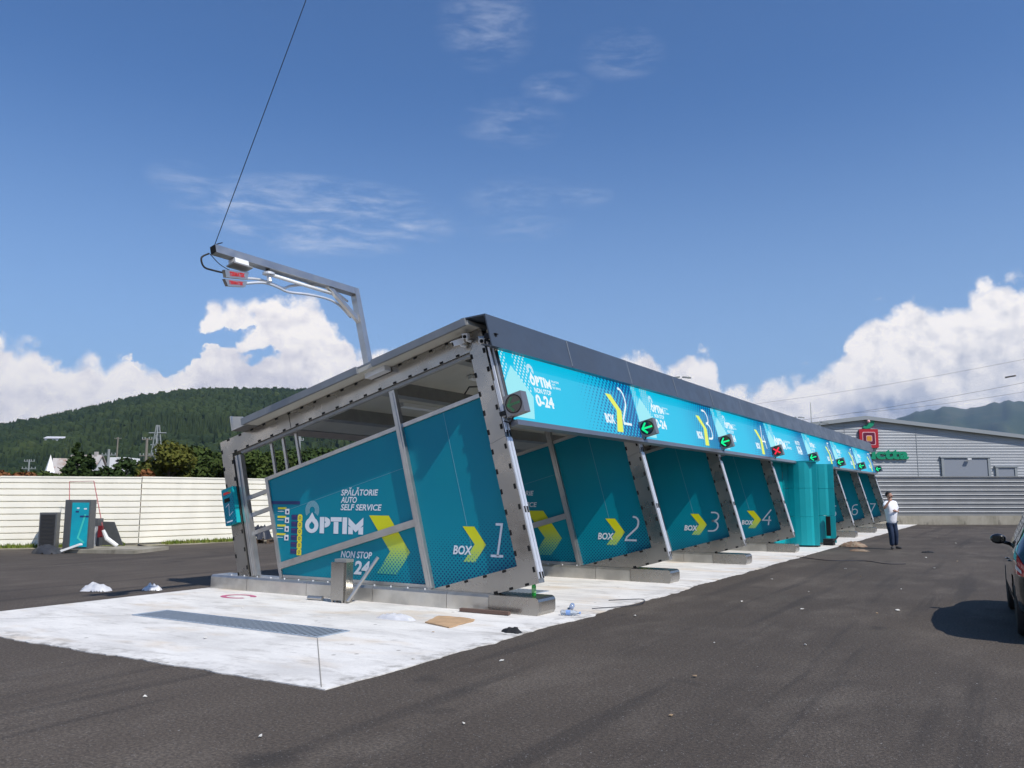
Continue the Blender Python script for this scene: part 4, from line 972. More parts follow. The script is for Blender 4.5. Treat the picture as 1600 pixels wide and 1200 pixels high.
Ed(pel, bel, che, nb, nk, jaw, hd, cr); nose = V(.0, -.125, 1.63, .012); n2 = V(.005, -.132, 1.615, .014); Ed(hd, nose, n2)
sL = V(-.17, 0, 1.41, .046); eL = V(-.31, -.10, 1.24, .042); wL = V(-.20, -.20, 1.47, .028); hL = V(-.16, -.21, 1.52, (.034, .018)); Ed(che, sL, eL, wL, hL)
for i, (dx, dz, ln) in enumerate(((.012, .035, .05), (.022, .025, .055), (.03, .01, .05), (.03, -.008, .04))):
    a = V(-.16 + dx, -.215, 1.52 + dz, .0095); b = V(-.16 + dx + .03, -.20, 1.52 + dz + ln * .6, .008); Ed(hL, a, b)
a = V(-.165, -.235, 1.50, .011); b = V(-.135, -.235, 1.515, .009); Ed(wL, a, b)
sR = V(.17, 0, 1.40, .046); eR = V(.26, .02, 1.14, .043); wR = V(.04, -.20, 1.17, .029); hR = V(-.03, -.23, 1.18, (.033, .02)); Ed(che, sR, eR, wR, hR)
for i in range(4):
    a = V(-.075, -.235 + .004 * i, 1.205 - .017 * i, .0095); b = V(-.10 + .006 * i, -.215, 1.195 - .017 * i, .008); Ed(hR, a, b)
a = V(-.04, -.235, 1.215, .011); b = V(-.065, -.235, 1.225, .009); Ed(wR, a, b)
hipL = V(-.085, 0, .86, .075); knL = V(-.03, -.03, .48, .058); anL = V(-.005, .02, .09, .038); Ed(pel, hipL, knL, anL)
hipR = V(.09, .01, .86, .075); knR = V(.12, -.01, .48, .058); anR = V(.20, .12, .10, .038); Ed(pel, hipR, knR, anR)
skin('body', B, E_, skinm, pt, PO)
S_ = [(0, 0, .75, (.16, .13)), (0, -.01, .90, (.172, .14)), (-.01, -.03, 1.08, (.18, .165)), (0, 0, 1.30, (.145, .12)), (-.01, 0, 1.45, (.10, .085)), (-.165, 0, 1.425, .078), (-.275, -.07, 1.29, .064), (.165, 0, 1.415, .078), (.25, .015, 1.20, .064)]
skin('tshirt', S_, [(0, 1), (1, 2), (2, 3), (3, 4), (3, 5), (5, 6), (3, 7), (7, 8)], shirt, pt, PO)
J = [(0, 0, .90, (.135, .11)), (-.085, 0, .76, .105), (-.045, -.03, .48, .085), (-.01, .015, .10, .072), (.09, .01, .76, .105), (.125, -.01, .48, .085), (.195, .11, .11, .072)]
skin('jeans', J, [(0, 1), (1, 2), (2, 3), (0, 4), (4, 5), (5, 6)], jean, pt, PO)
skin('shoe', [(0, .04, .055, (.045, .045)), (-.06, -.05, .045, (.05, .04)), (-.11, -.11, .04, (.045, .03))], [(0, 1), (1, 2)], shoem, pt, PO)
skin('shoe', [(.21, .14, .055, (.045, .045)), (.26, .06, .045, (.05, .04)), (.32, .0, .04, (.045, .03))], [(0, 1), (1, 2)], shoem, pt, PO)
def unit(mb, c, sx, sy, sz, f=lambda v: True, n=12):
    b = len(mb.v); idx = {}
    for i in range(n + 1):
        for j in range(2 * n):
            th_ = math.pi * i / n; ph = math.pi * j / n; v = Vector((math.sin(th_) * math.cos(ph), math.sin(th_) * math.sin(ph), math.cos(th_)))
            mb.v.append((c[0] + v.x * sx, c[1] + v.y * sy, c[2] + v.z * sz))
    for i in range(n):
        for j in range(2 * n):
            th_ = math.pi * (i + .5) / n; ph = math.pi * (j + .5) / n
            if f(Vector((math.sin(th_) * math.cos(ph), math.sin(th_) * math.sin(ph), math.cos(th_)))):
                j2 = (j + 1) % (2 * n); mb.face([b + i * 2 * n + j, b + i * 2 * n + j2, b + (i + 1) * 2 * n + j2, b + (i + 1) * 2 * n + j])
Z0 = Vector((0, 0, 0))
def local_build(mb, name, m_, par, smooth=True):
    o = mb.build(name, m_, None, (0, 0, 0), smooth, fix=False); o.parent = par; o.location = (0, 0, 0); return o
mb = MB(); unit(mb, (-.055, .0, 1.675), .088, .102, .098, lambda v: v.z > -.1 + v.y * -.75 and (v.y > -.55 or v.z > .55)); local_build(mb, 'hair', hairm, pt)
mb = MB(); unit(mb, (-.03, -.045, 1.60), .062, .075, .05, lambda v: v.y < .1 and v.z < .1 and not (abs(v.x) < .35 and v.y < -.8 and v.z > -.3)); local_build(mb, 'beard', hairm, pt)
mb = MB(); unit(mb, (-.02, -.105, 1.668), .01, .01, .007, n=5); unit(mb, (.028, -.093, 1.668), .01, .01, .007, n=5); local_build(mb, 'eye', slotm, pt)
mb = MB(); unit(mb, (.06, -.19, 1.172), .034, .034, .012, n=6); local_build(mb, 'wristwatch', white, pt)

# ------------------------------------------------------------------ parked car
CO = Vector((0.73, 11.15, 0)); CROT = R(3.0)
ct = thing('parked_car', 'dark teal car parked at the right edge, seen from behind with its mirror sticking out', 'car', CO); ct.rotation_euler = (0, 0, CROT)
paint = mat('dark_teal_car_paint', (0.004, 0.022, 0.026), 0.22, 0.25, 0, spec=0.6, coat=1.0)
glassm = mat('dark_car_glass', (0.006, 0.012, 0.013), 0.04, 0, spec=0.8, coat=0.5)
ST = [  # y, bottom, sill half-width, belt half-width, belt z, roof half-width, roof z
 (0.0, .42, .74, .76, .82, .70, .84), (.05, .34, .80, .82, .90, .72, .96), (.16, .28, .86, .86, .98, .70, 1.10), (.40, .24, .89, .88, 1.02, .64, 1.40), (.70, .22, .90, .885, 1.02, .61, 1.50), (1.3, .20, .905, .885, 1.00, .61, 1.545),
 (2.1, .20, .905, .88, .97, .61, 1.53), (2.6, .20, .905, .87, .95, .60, 1.47), (3.1, .21, .90, .86, .94, .66, 1.16), (3.35, .22, .90, .85, .93, .70, 1.00), (3.8, .24, .88, .82, .86, .70, .91), (4.1, .28, .84, .76, .74, .66, .78), (4.25, .36, .70, .62, .62, .55, .64)]
def cs_(y):
    for a, b in zip(ST, ST[1:]):
        if y <= b[0] + 1e-6:
            f = (y - a[0]) / (b[0] - a[0]); return [p + (q - p) * f for p, q in zip(a, b)]
    return ST[-1]
def sec(y, s):
    """s: 0 at the floor centre ... 1 sill ... 2 belt ... 3 roof edge ... 4 roof centre (right half)"""
    _, zb, ws, wb, zbelt, wr, zr = cs_(y)
    K = [(0, 0, zb), (.9, ws * .86, zb), (1.0, ws * .97, zb + .08), (1.3, ws * 1.0, zb + .25), (1.65, (ws + wb) / 2 + .012, .55 * zbelt + .45 * (zb + .2)), (1.93, wb + .004, zbelt - .05), (2.0, wb - .012, zbelt), (2.92, wr + .03, zr - .05), (3.05, wr - .03, zr - .015), (3.5, wr * .6, zr + .012), (4, 0, zr + .02)]
    for a, b in zip(K, K[1:]):
        if s <= b[0]: f = (s - a[0]) / (b[0] - a[0]); return (a[1] + (b[1] - a[1]) * f, a[2] + (b[2] - a[2]) * f)
    return K[-1][1:]
WY = (.78, 3.42); WR = .325
def car_pt(y, s, side=1, off=0):
    x, z = sec(y, s)
    if off:
        x2, z2 = sec(y, s + .03); x1, z1 = sec(y, s - .03); tx, tz = x2 - x1, z2 - z1; L_ = math.hypot(tx, tz) or 1; x += tz / L_ * off; z += -tx / L_ * off
    return (side * x, y, z)
SS = [0, .45, .9, .95, 1.0, 1.15, 1.3, 1.45, 1.6, 1.75, 1.86, 1.93, 2.0, 2.2, 2.5, 2.75, 2.92, 3.0, 3.05, 3.3, 3.6, 4.0]
YS = [4.25 * i / 84 for i in range(85)]
mb = MB(); nS = len(SS)
for side in (1, -1):
    b = len(mb.v)
    for y in YS:
        for s in SS: mb.v.append(car_pt(y, s, side))
    for i in range(len(YS) - 1):
        for j in range(nS - 1):
            ym = (YS[i] + YS[i + 1]) / 2; x, z = sec(ym, (SS[j] + SS[j + 1]) / 2)
            if SS[j] >= .9 and any((ym - w_) ** 2 + (z - .33) ** 2 < .375 ** 2 for w_ in WY) and z < 0.72: continue
            mb.face([b + i * nS + j, b + (i + 1) * nS + j, b + (i + 1) * nS + j + 1, b + i * nS + j + 1])
    for yy in (0, len(YS) - 1):
        pass
b0 = 0
for i_ in (0, len(YS) - 1):
    pr = [i_ * nS + j for j in range(nS)]; pl_ = [len(YS) * nS + i_ * nS + j for j in range(nS - 2, 0, -1)]; mb.face(pr + pl_)
def car_local(mb, name, m_, parent=ct, smooth=True):
    o = mb.build(name, m_, None, (0, 0, 0), smooth, fix=True); o.parent = parent; return o
body = car_local(mb, 'car_body', paint)
def patch(mb, y0, y1, s0, s1, off, side, n=14, ms=6, trim=None):
    b = len(mb.v)
    for i in range(n + 1):
        for j in range(ms + 1):
            s = s0 + (s1 - s0) * j / ms; ya, yb_ = (y0, y1) if not trim else trim(s, y0, y1); mb.v.append(car_pt(ya + (yb_ - ya) * i / n, s, side, off))
    for i in range(n):
        for j in range(ms): q = b + i * (ms + 1) + j; mb.face([q, q + ms + 1, q + ms + 2, q + 1])
for side in (-1, 1):
    for y0, y1 in ((.52, .98), (1.06, 1.86), (1.94, 2.98)):
        mb = MB(); patch(mb, y0, y1, 2.10, 2.80, .006, side, trim=(lambda s, a, b: (a + (s - 2.1) * .25, b)) if y0 < .6 else ((lambda s, a, b: (a, b - (s - 2.1) * .62)) if y1 > 2.5 else None)); car_local(mb, 'side_window', glassm)
    mb = MB(); patch(mb, .02, .36, 1.66, 1.98, .010, side, 10, 5); tl = car_local(mb, 'tail_light', mat('red_tail_light', (0.45, 0.008, 0.01), 0.12, 0, coat=1.0))
    mb = MB(); patch(mb, .05, .20, 1.74, 1.82, .016, side, 5, 3); car_local(mb, 'light_reflector', mat('clear_light_reflector', (0.7, 0.72, 0.75), 0.15, 0.3), tl)
    mb = MB(); patch(mb, 1.0, 3.0, 1.20, 1.30, .002, side, 20, 1); car_local(mb, 'side_trim', rubber)
    for y in (1.30, 2.15):
        mb = MB(); mb.tube([car_pt(y, 1.78, side, .004), car_pt(y + .05, 1.78, side, .018), car_pt(y + .16, 1.78, side, .018), car_pt(y + .2, 1.78, side, .004)], .010, 6); car_local(mb, 'door_handle', paint)
    # mirror
    mx, my, mz = car_pt(2.72, 2.0, side)
    mb = MB(); b = len(mb.v); n = 9
    unit(mb, (side * (abs(mx) + .12), my + .03, 1.04), .10, .06, .072, n=8); mb.tube([(side * (abs(mx) - .03), my + .05, .97), (side * (abs(mx) + .10), my + .04, 1.01)], .028, 6)
    mr = car_local(mb, 'side_mirror', mat('black_mirror_shell', (0.008, 0.009, 0.01), 0.25, coat=.6))
    mb = MB(); mb.poly([(side * (abs(mx) + .05), my - .032, 1.0), (side * (abs(mx) + .19), my - .032, 1.0), (side * (abs(mx) + .19), my - .032, 1.08), (side * (abs(mx) + .05), my - .032, 1.08)]); car_local(mb, 'mirror_glass', glassm, mr, False)
    for wy in WY:
        w_ = MB(); w_.lathe([(.20, -.10), (.30, -.105), (WR, -.075), (WR, .075), (.30, .105), (.20, .10)], (side * .79, wy, WR), (1, 0, 0), 28); wo = car_local(w_, 'wheel', rubber)
        w_ = MB(); w_.lathe([(.195, -.06), (.205, .0), (.205, .09), (.19, .098), (.165, .06), (.06, .075), (.03, .08)], (side * .79, wy, WR), (side, 0, 0), 20); car_local(w_, 'rim', alu, wo)
mb = MB(); 
for i in range(9):
    for j in range(7):
        f = i / 8; y = .20 + .24 * j / 6 * 1.0; x, z = sec(.19 + .20 * j / 6, 2.9); mb.v.append(((f * 2 - 1) * (x - .06), .15 + .22 * j / 6 - .004, 1.06 + .34 * j / 6))
for i in range(8):
    for j in range(6): q = i * 7 + j; mb.face([q, q + 7, q + 8, q + 1])
car_local(mb, 'rear_window', glassm)
mb = MB()
for i in range(9):
    for j in range(7):
        f = i / 8; y = 2.66 + .62 * j / 6; _, _, _, _, _, wr, zr = cs_(y); mb.v.append(((f * 2 - 1) * (wr - .02), y, zr + .022))
for i in range(8):
    for j in range(6): q = i * 7 + j; mb.face([q, q + 7, q + 8, q + 1])
car_local(mb, 'windscreen', glassm)
mb = MB(); mb.box(-.26, .26, -.018, -.002, .62, .73); car_local(mb, 'number_plate', white, smooth=False)
mb = MB(); mb.box(-.76, .76, -.03, .10, .30, .44); mb.box(-.82, .82, .1, .3, .24, .36); car_local(mb, 'rear_bumper', rubber, smooth=False)
mb = MB(); patch(mb, .95, 2.95, 2.98, 3.04, .02, 1, 16, 2); patch(mb, .95, 2.95, 2.98, 3.04, .02, -1, 16, 2); car_local(mb, 'roof_rail', alu)

# ------------------------------------------------------------------ things by the left fence
mb = MB()
pad = [(-24.3, 13.9, 0), (-21.7, 14.9, 0), (-22.5, 16.6, 0), (-25.0, 15.6, 0)]
mb.prism([Vector(p) for p in pad], (0, 0, .10)); tag(mb.build('concrete_pad', wallm, None, (-23.3, 15.2, 0)), kind='structure')
fd = (FEN[2] - FEN[1]).normalized(); fn_ = Vector((fd.y, -fd.x, 0))     # along the fence, and out from it
def at(u, o_, z=0.10): return FEN[1] + fd * u + fn_ * o_ + Vector((0, 0, z))
greybox = mat('dark_grey_sheet', (0.10, 0.105, 0.11), 0.5, 0.2, 0.1, 3)
lightbox = mat('light_grey_sheet', (0.42, 0.43, 0.44), 0.5, 0.2, 0.08, 3)
def cab(mb, c, wd, dp_, h, rot, m=0, z=.1): mb.bx((c[0], c[1], z + h / 2), wd, dp_, h, Matrix.Rotation(rot, 4, 'Z'), m)
D3 = lambda px_lat, depth: Fd * depth + Rd * px_lat
# dispenser: camera-facing teal front
c = Vector((-23.62, 14.40, 0)); rot = YAW + R(8)
def LR(c, rot, x, y, z): return Vector((c[0] + x * math.cos(rot) - y * math.sin(rot), c[1] + x * math.sin(rot) + y * math.cos(rot), z))
th = thing('dispenser', 'tall grey dispenser cabinet with a teal printed front by the cream fence', 'dispenser', (c.x, c.y, .1))
mb = MB(); q = [LR(c, rot, *p) for p in ((-.27, -.02, .1), (.27, -.02, .1), (.27, .45, .1), (-.50, .45, .1), (-.50, .16, .1))]; mb.prism(q, (0, 0, 1.42)); mb.build('cabinet', greybox, th, (c.x, c.y, .1))
mb = MB(); q = [LR(c, rot, *p) for p in ((-.23, -.05, .16), (.23, -.05, .16), (.23, -.022, .16), (-.23, -.022, .16))]; mb.prism(q, (0, 0, 1.28)); fp = mb.build('front_door', mat('bright_teal_print', (0.0, 0.36, 0.42), 0.35, 0, col2=(0.0, 0.26, 0.36), vscale=1.5), th, (c.x, c.y, .1))
mb = MB(); FN = lambda x, z: LR(c, rot, x, -.055, z)
stroke(mb, [(.15, 1.10), (-.02, .42), (.16, .28)], .05, FN); mb.build('door_print', mat('pale_green_print', (0.05, 0.48, 0.42), 0.4), fp, (c.x, c.y, .1), fix=False)
mb = MB()
for a, b, w1_, h1_ in ((-.06, 1.28, .07, .04), (-.08, 1.18, .09, .05), (.14, 1.26, .08, .04), (.12, 1.04, .24, .05)): mb.poly([FN(a - w1_ / 2, b - h1_ / 2), FN(a + w1_ / 2, b - h1_ / 2), FN(a + w1_ / 2, b + h1_ / 2), FN(a - w1_ / 2, b + h1_ / 2)], 0 if b < 1.25 else 1)
mb.build('buttons', [navy, lettering], fp, (c.x, c.y, .1), fix=False)
# vented cabinet
c = Vector((-24.8, 14.55, 0)); c = Fd * 26.2 + Rd * (-14.42); rot = YAW + R(12)
th = thing('vented_cabinet', 'dark vented cabinet standing left of the teal fronted dispenser', 'cabinet', (c.x, c.y, 0))
mb = MB(); q = [LR(c, rot, *p) for p in ((-.25, 0, 0), (.25, 0, 0), (.25, .35, 0), (-.25, .35, 0))]; mb.prism(q, (0, 0, 1.12)); mb.build('cabinet', greybox, th, (c.x, c.y, 0))
mb = MB()
for k in range(24):
    z = .10 + k * .041
    q = [LR(c, rot, *p) for p in ((-.21, -.022, z), (.21, -.022, z), (.21, -.002, z + .022), (-.21, -.002, z + .022))]; mb.poly(q)
mb.build('louvres', rubber, th, (c.x, c.y, 0), fix=False)
# small box with paper
c = Fd * 26.0 + Rd * (-12.98); rot = YAW + R(6)
th = thing('small_box', 'low grey box with a white notice on its front, right of the dispenser', 'box', (c.x, c.y, .1))
mb = MB(); q = [LR(c, rot, *p) for p in ((-.25, 0, .1), (.20, 0, .1), (.20, .45, .1), (-.25, .45, .1))]; mb.prism(q, (0, 0, .84)); mb.build('box', greybox, th, (c.x, c.y, .1))
mb = MB(); q = [LR(c, rot, *p) for p in ((-.13, -.03, .1), (.19, -.03, .1), (.22, -.012, .70), (-.06, -.012, .70))]; mb.poly(q); mb.build('front_plate', lightbox, th, (c.x, c.y, .1), fix=False)
mb = MB(); q = [LR(c, rot, *p) for p in ((-.05, -.04, .38), (.13, -.04, .38), (.15, -.025, .66), (-.03, -.025, .66))]; mb.poly(q); mb.build('notice', white, th, (c.x, c.y, .1), fix=False)
c2 = Fd * 25.7 + Rd * (-12.45)
mb = MB(); mb.tube([c2 + Vector((0, 0, .6)), c2 + Vector((.05, .1, .35)), c2 + Vector((.3, .3, .12))], [.05, .07, .06], 8); tag(mb.build('white_pipe', white, None, (c2.x, c2.y, .1)), 'bent white pipe leaning right of the small grey box', 'pipe')
c2 = Fd * 25.9 + Rd * (-12.62); mb = MB(); mb.bx((c2.x, c2.y, .55), .13, .1, .35, Matrix.Rotation(YAW, 4, 'Z')); tag(mb.build('red_canister', mat('dark_red_paint', (.16, .01, .015), .5), None, (c2.x, c2.y, .38)), 'dark red canister between the small grey box and the white pipe', 'canister')
c2 = Fd * 26.6 + Rd * (-12.85); mb = MB(); q = [c2 + Rd * a + Vector((0, 0, b)) for a, b in ((-.35, .1), (.62, .1), (.42, .55), (.30, .82), (-.30, .84))]; mb.prism(q, Fd * .03); tag(mb.build('shadow_sheet', greybox, None, (c2.x, c2.y, .1)), 'added dark sheet with a slanting right edge, standing in for the shadow behind the low grey box', 'sheet')  # added sheet in place of the shadow beside the low box
# red outlined sheet leaning on the fence
mb = MB(); A = at(-.55, .30, 1.5)
P0 = [Fd * 26.6 + Rd * (-14.05) + Vector((0, 0, 2.08)), Fd * 26.6 + Rd * (-13.28) + Vector((0, 0, 2.10)), Fd * 26.3 + Rd * (-12.75) + Vector((0, 0, .62)), Fd * 26.3 + Rd * (-13.85) + Vector((0, 0, 1.40))]
mid1 = P0[1].lerp(P0[2], .47)
mb.tube([P0[3], P0[0], P0[1], P0[2]], .014, 6); mb.tube([P0[3] , mid1], .010, 6)
tag(mb.build('tube_barrier', mat('faded_red_tube', (0.42, 0.10, 0.10), 0.6), None, P0[3]), 'thin red tube barrier leaning on the cream fence above the dispenser', 'barrier')
c = Fd * 24.3 + Rd * (-13.35)
heap('tarpaulin', 'crumpled dark grey tarpaulin on the asphalt by the dispenser', 'tarpaulin', (c.x, c.y, .004), .55, .30, .26, mat('grey_tarpaulin', (.035, .037, .042), .6), 12)
c = Fd * 24.3 + Rd * (-12.82); mb = MB(); mb.bx((c.x + .1, c.y + .08, .15), .62, .2, .06, Matrix.Rotation(YAW + R(4), 4, 'Z') @ Matrix.Rotation(R(-20), 4, 'Y')); tag(mb.build('white_board', white, None, (c.x, c.y, 0)), 'white board lying at the foot of the dispenser', 'board')
# pallet with dark stuff seen through the near frame
c = Fd * 29.6 + Rd * (-8.85); th = thing('pallet', 'brown pallet by the cream fence, seen through the nearest frame', 'pallet', (c.x, c.y, 0))
mb = MB()
for k in range(5): mb.bx((c.x + (k - 2) * .22 * math.cos(YAW), c.y + (k - 2) * .22 * math.sin(YAW), .125), .14, .8, .02, Matrix.Rotation(YAW, 4, 'Z'))
for k in (-1, 0, 1): mb.bx((c.x + k * .42 * math.cos(YAW), c.y + k * .42 * math.sin(YAW), .057), .09, .8, .11, Matrix.Rotation(YAW, 4, 'Z'))
mb.build('boards', mat('weathered_wood', (.12, .08, .05), .85), th, (c.x, c.y, 0))
heap('covered_load', 'dark wrapped load standing on the brown pallet', 'load', (c.x, c.y, .137), .42, .36, .55, mat('dark_wrap', (.02, .024, .035), .5), 22)

# ------------------------------------------------------------------ litter
film = mat('clear_white_film', (0.8, 0.8, 0.82), 0.35, trans=0.25)
heap('plastic_bag', 'crumpled white plastic sheet with a raised peak on the asphalt behind the slab', 'plastic bag', (-13.98, 8.90, .004), .34, .20, .12, film, 31, 18)
heap('plastic_bag', 'small white plastic bag on the asphalt, right of the peaked one', 'plastic bag', (-13.2, 9.45, .004), .18, .14, .10, film, 32, 18)
heap('plastic_film', 'flat crumpled clear film lying on the slab left of the cardboard', 'plastic film', (-7.3, 8.95, SZ), .30, .10, .08, film, 33, 20)
card = mat('cardboard', (0.46, 0.30, 0.17), 0.85, 0, 0.12, 6)
mb = MB(); n = 10
o = Vector((-6.5, 8.95, SZ))
for i in range(n + 1):
    for j in range(n + 1):
        u = i / n; v = j / n; p = Vector((-6.76, 8.87, 0)).lerp(Vector((-6.95, 9.42, 0)), v); q = Vector((-6.24, 8.68, 0)).lerp(Vector((-6.30, 9.34, 0)), v); u = u + .05 * noise.noise(Vector((v * 4, i, 3))); v = v + .05 * noise.noise(Vector((u * 4, 3, j))); r_ = p.lerp(q, u)
        mb.v.append((r_.x, r_.y, SZ + .016 + .010 * math.sin(u * 3.1) * (.4 + .6 * v) + .035 * max(0, v - .7) * u + .014 * noise.noise(Vector((u * 3, v * 3, 1)))))
for i in range(n):
    for j in range(n): q = i * (n + 1) + j; mb.face([q, q + n + 1, q + n + 2, q + 1])
o_ = mb.build('cardboard_piece', card, None, o, fix=False); tag(o_, 'folded brown cardboard piece on the slab in front of the nearest kerb', 'cardboard'); sm = o_.modifiers.new('Solidify', 'SOLIDIFY'); sm.thickness = .014; sm.offset = -1
mb = MB(); mb.bx((-6.58, 10.0, SZ + .03), .80, .07, .045, Matrix.Rotation(R(1.5), 4, 'Z')); tag(mb.build('wood_plank', mat('brown_wood', (.13, .08, .06), .8), None, (-6.58, 10.0, SZ)), 'brown wooden plank lying along the nearest kerb end', 'plank')
bz = KZ + .005; o = Vector((-5.99, 10.36, bz)); gb = mat('green_glass', (0.02, 0.42, 0.05), 0.08, trans=0.55)
mb = MB(); mb.lathe([(.028, 0), (.031, .01), (.031, .13), (.026, .155), (.0135, .19), (.0125, .225), (.015, .232), (.015, .24)], o, n=14); th = mb.build('green_bottle', gb, None, o, smooth=True); tag(th, 'green glass bottle standing on the end of the nearest kerb', 'bottle')
mb = MB(); mb.lathe([(.032, .05), (.032, .11)], o, n=14); mb.build('bottle_label', mat('pale_green_label', (.25, .5, .2), .5), th, o)
pet = mat('clear_plastic', (0.75, 0.82, 0.90), 0.12, trans=0.7); blue = mat('blue_plastic', (0.22, 0.36, 0.66), 0.4)
def bottle(o, d, label):
    o = Vector(o); d = Vector(d).normalized(); mb = MB(); mb.lathe([(.02, 0), (.036, .015), (.036, .19), (.03, .215), (.014, .25), (.014, .265)], o, d, 14); b = mb.build('plastic_bottle', pet, None, o, smooth=True); tag(b, label, 'bottle', 'plastic bottles at the slab edge')
    mb = MB(); mb.lathe([(.017, .262), (.017, .282)], o, d, 10); mb.build('bottle_cap', blue, b, o); mb = MB(); mb.lathe([(.0366, .08), (.0366, .14)], o, d, 14); mb.build('bottle_label', blue, b, o)
bottle((-5.60, 10.42, SZ + .04), (.96, .25, 0), 'clear plastic bottle lying at the slab edge in front of the kerb end')
bottle((-5.72, 10.98, SZ + .04), (-.4, .9, 0), 'blue capped plastic bottle lying half behind the kerb end')
# thin wires on the slab
mb = MB(); mb.tube(smooth_path([(-5.5, 11.2, SZ + .01), (-5.1, 11.9, SZ + .012), (-5.3, 12.6, SZ + .01), (-5.7, 12.2, SZ + .01)], 6), .006, 5); tag(mb.build('loose_wire', dark_cable, None, (-5.4, 12, SZ)), 'loose thin wire curled on the slab edge behind the plastic bottles', 'wire')
mb = MB(); mb.tube(smooth_path([(-5.4, 23.5, .012), (-4.4, 22.6, .012), (-3.6, 22.9, .012), (-3.0, 22.2, .012), (-2.6, 22.4, .012)], 8), .008, 5); tag(mb.build('loose_wire', dark_cable, None, (-4, 22.8, 0)), 'long dark wire snaking over the asphalt left of the man', 'wire')
mb = MB(); mb.poly([(-12.2 + .0, 9.4, SZ + .004), (-12.2, 9.4, SZ + .004), (-12.1, 9.4, SZ + .004)]) if False else None
pk = mat('pink_spray_paint', (0.50, 0.12, 0.22), 0.8)
mb = MB(); ring(mb, -11.1, 9.55, .16, .24, lambda a, b: Vector((a, b, SZ + .004)), 20, 330, 18, sx=1.4); tag(mb.build('spray_mark', pk, None, (-11.1, 9.5, SZ), fix=False), kind='structure')
scr = [mat('paper_scrap', (0.62, 0.60, 0.55), 0.8), mat('wood_chip', (0.35, 0.24, 0.14), 0.8)]
rn = random.Random(11)
spots = [(-4.7, 10.9), (-6.2, 8.3), (-3.9, 13.2), (-3.3, 15.1), (-4.4, 17.0), (-3.0, 18.5), (-1.9, 21.5), (-3.6, 20.3), (-2.4, 25.0), (-1.6, 24.0), (-2.0, 16.4), (-2.9, 12.8), (-1.7, 13.4), (-1.9, 12.9), (-3.1, 9.4), (-2.2, 9.8), (-4.6, 7.3), (-2.7, 7.6), (-5.4, 6.9), (-4.6, 4.2), (-6.3, 4.5), (-2.4, 6.2), (-3.6, 5.2), (-2.2, 33), (-1.2, 35), (-3.1, 37), (-8.2, 6.6), (-9.9, 8.6), (-14.2, 12.8), (-13.0, 4.4)]
for i, (x, y) in enumerate(spots):
    s_ = rn.uniform(.010, .026) * (1 if y < 12 else 1.3); n = rn.randint(4, 6); a0 = rn.random() * 6; zz = SZ if -12.5 < x < -5.5 and y > 5.6 else 0.0
    P_ = [Vector((x + math.cos(a0 + 6.283 * k / n) * s_ * rn.uniform(.5, 1.2), y + math.sin(a0 + 6.283 * k / n) * s_ * rn.uniform(.5, 1.2) * 1.4, zz + .006 + rn.uniform(0, .012))) for k in range(n)]
    mb = MB(); mb.prism(P_, (0, 0, .006)); tag(mb.build('litter_scrap', scr[i % 4 == 1], None, (x, y, zz)), 'small pale scrap of rubbish lying on the ground', 'litter', 'scraps lying on the asphalt and slab')

# ------------------------------------------------------------------ trees behind the left fence
barkm = mat('bark', (0.09, 0.065, 0.045), 0.9)
FOLS = {'dark': canopy('dark_green_leaves', ((0.016, 0.034, 0.010), (0.034, 0.058, 0.014), (0.06, 0.085, 0.022)), 0.8),
        'mid': canopy('mid_green_leaves', ((0.030, 0.052, 0.012), (0.055, 0.080, 0.018), (0.10, 0.115, 0.03)), 0.8),
        'olive': canopy('olive_yellow_leaves', ((0.050, 0.060, 0.012), (0.100, 0.105, 0.018), (0.17, 0.14, 0.03)), 0.7),
        'rust': canopy('rusty_orange_leaves', ((0.14, 0.055, 0.02), (0.24, 0.10, 0.04), (0.10, 0.07, 0.03)), 0.9)}
def leafy(mb, c, rx, rz, n, rn, size):
    for i in range(n):
        v = Vector((rn.gauss(0, 1), rn.gauss(0, 1), rn.gauss(0, 1))).normalized(); q = rn.uniform(.55, 1.08) ; p = Vector((c[0] + v.x * rx * q, c[1] + v.y * rx * q, c[2] + v.z * rz * q))
        a = Vector((rn.uniform(-1, 1), rn.uniform(-1, 1), rn.uniform(-.6, .6))).normalized() * size * rn.uniform(.6, 1.3); b = (v + Vector((rn.uniform(-.6, .6),) * 3)).cross(a).normalized() * size * rn.uniform(.4, .9)
        mb.poly([p - a, p - b * .9, p + a, p + b])
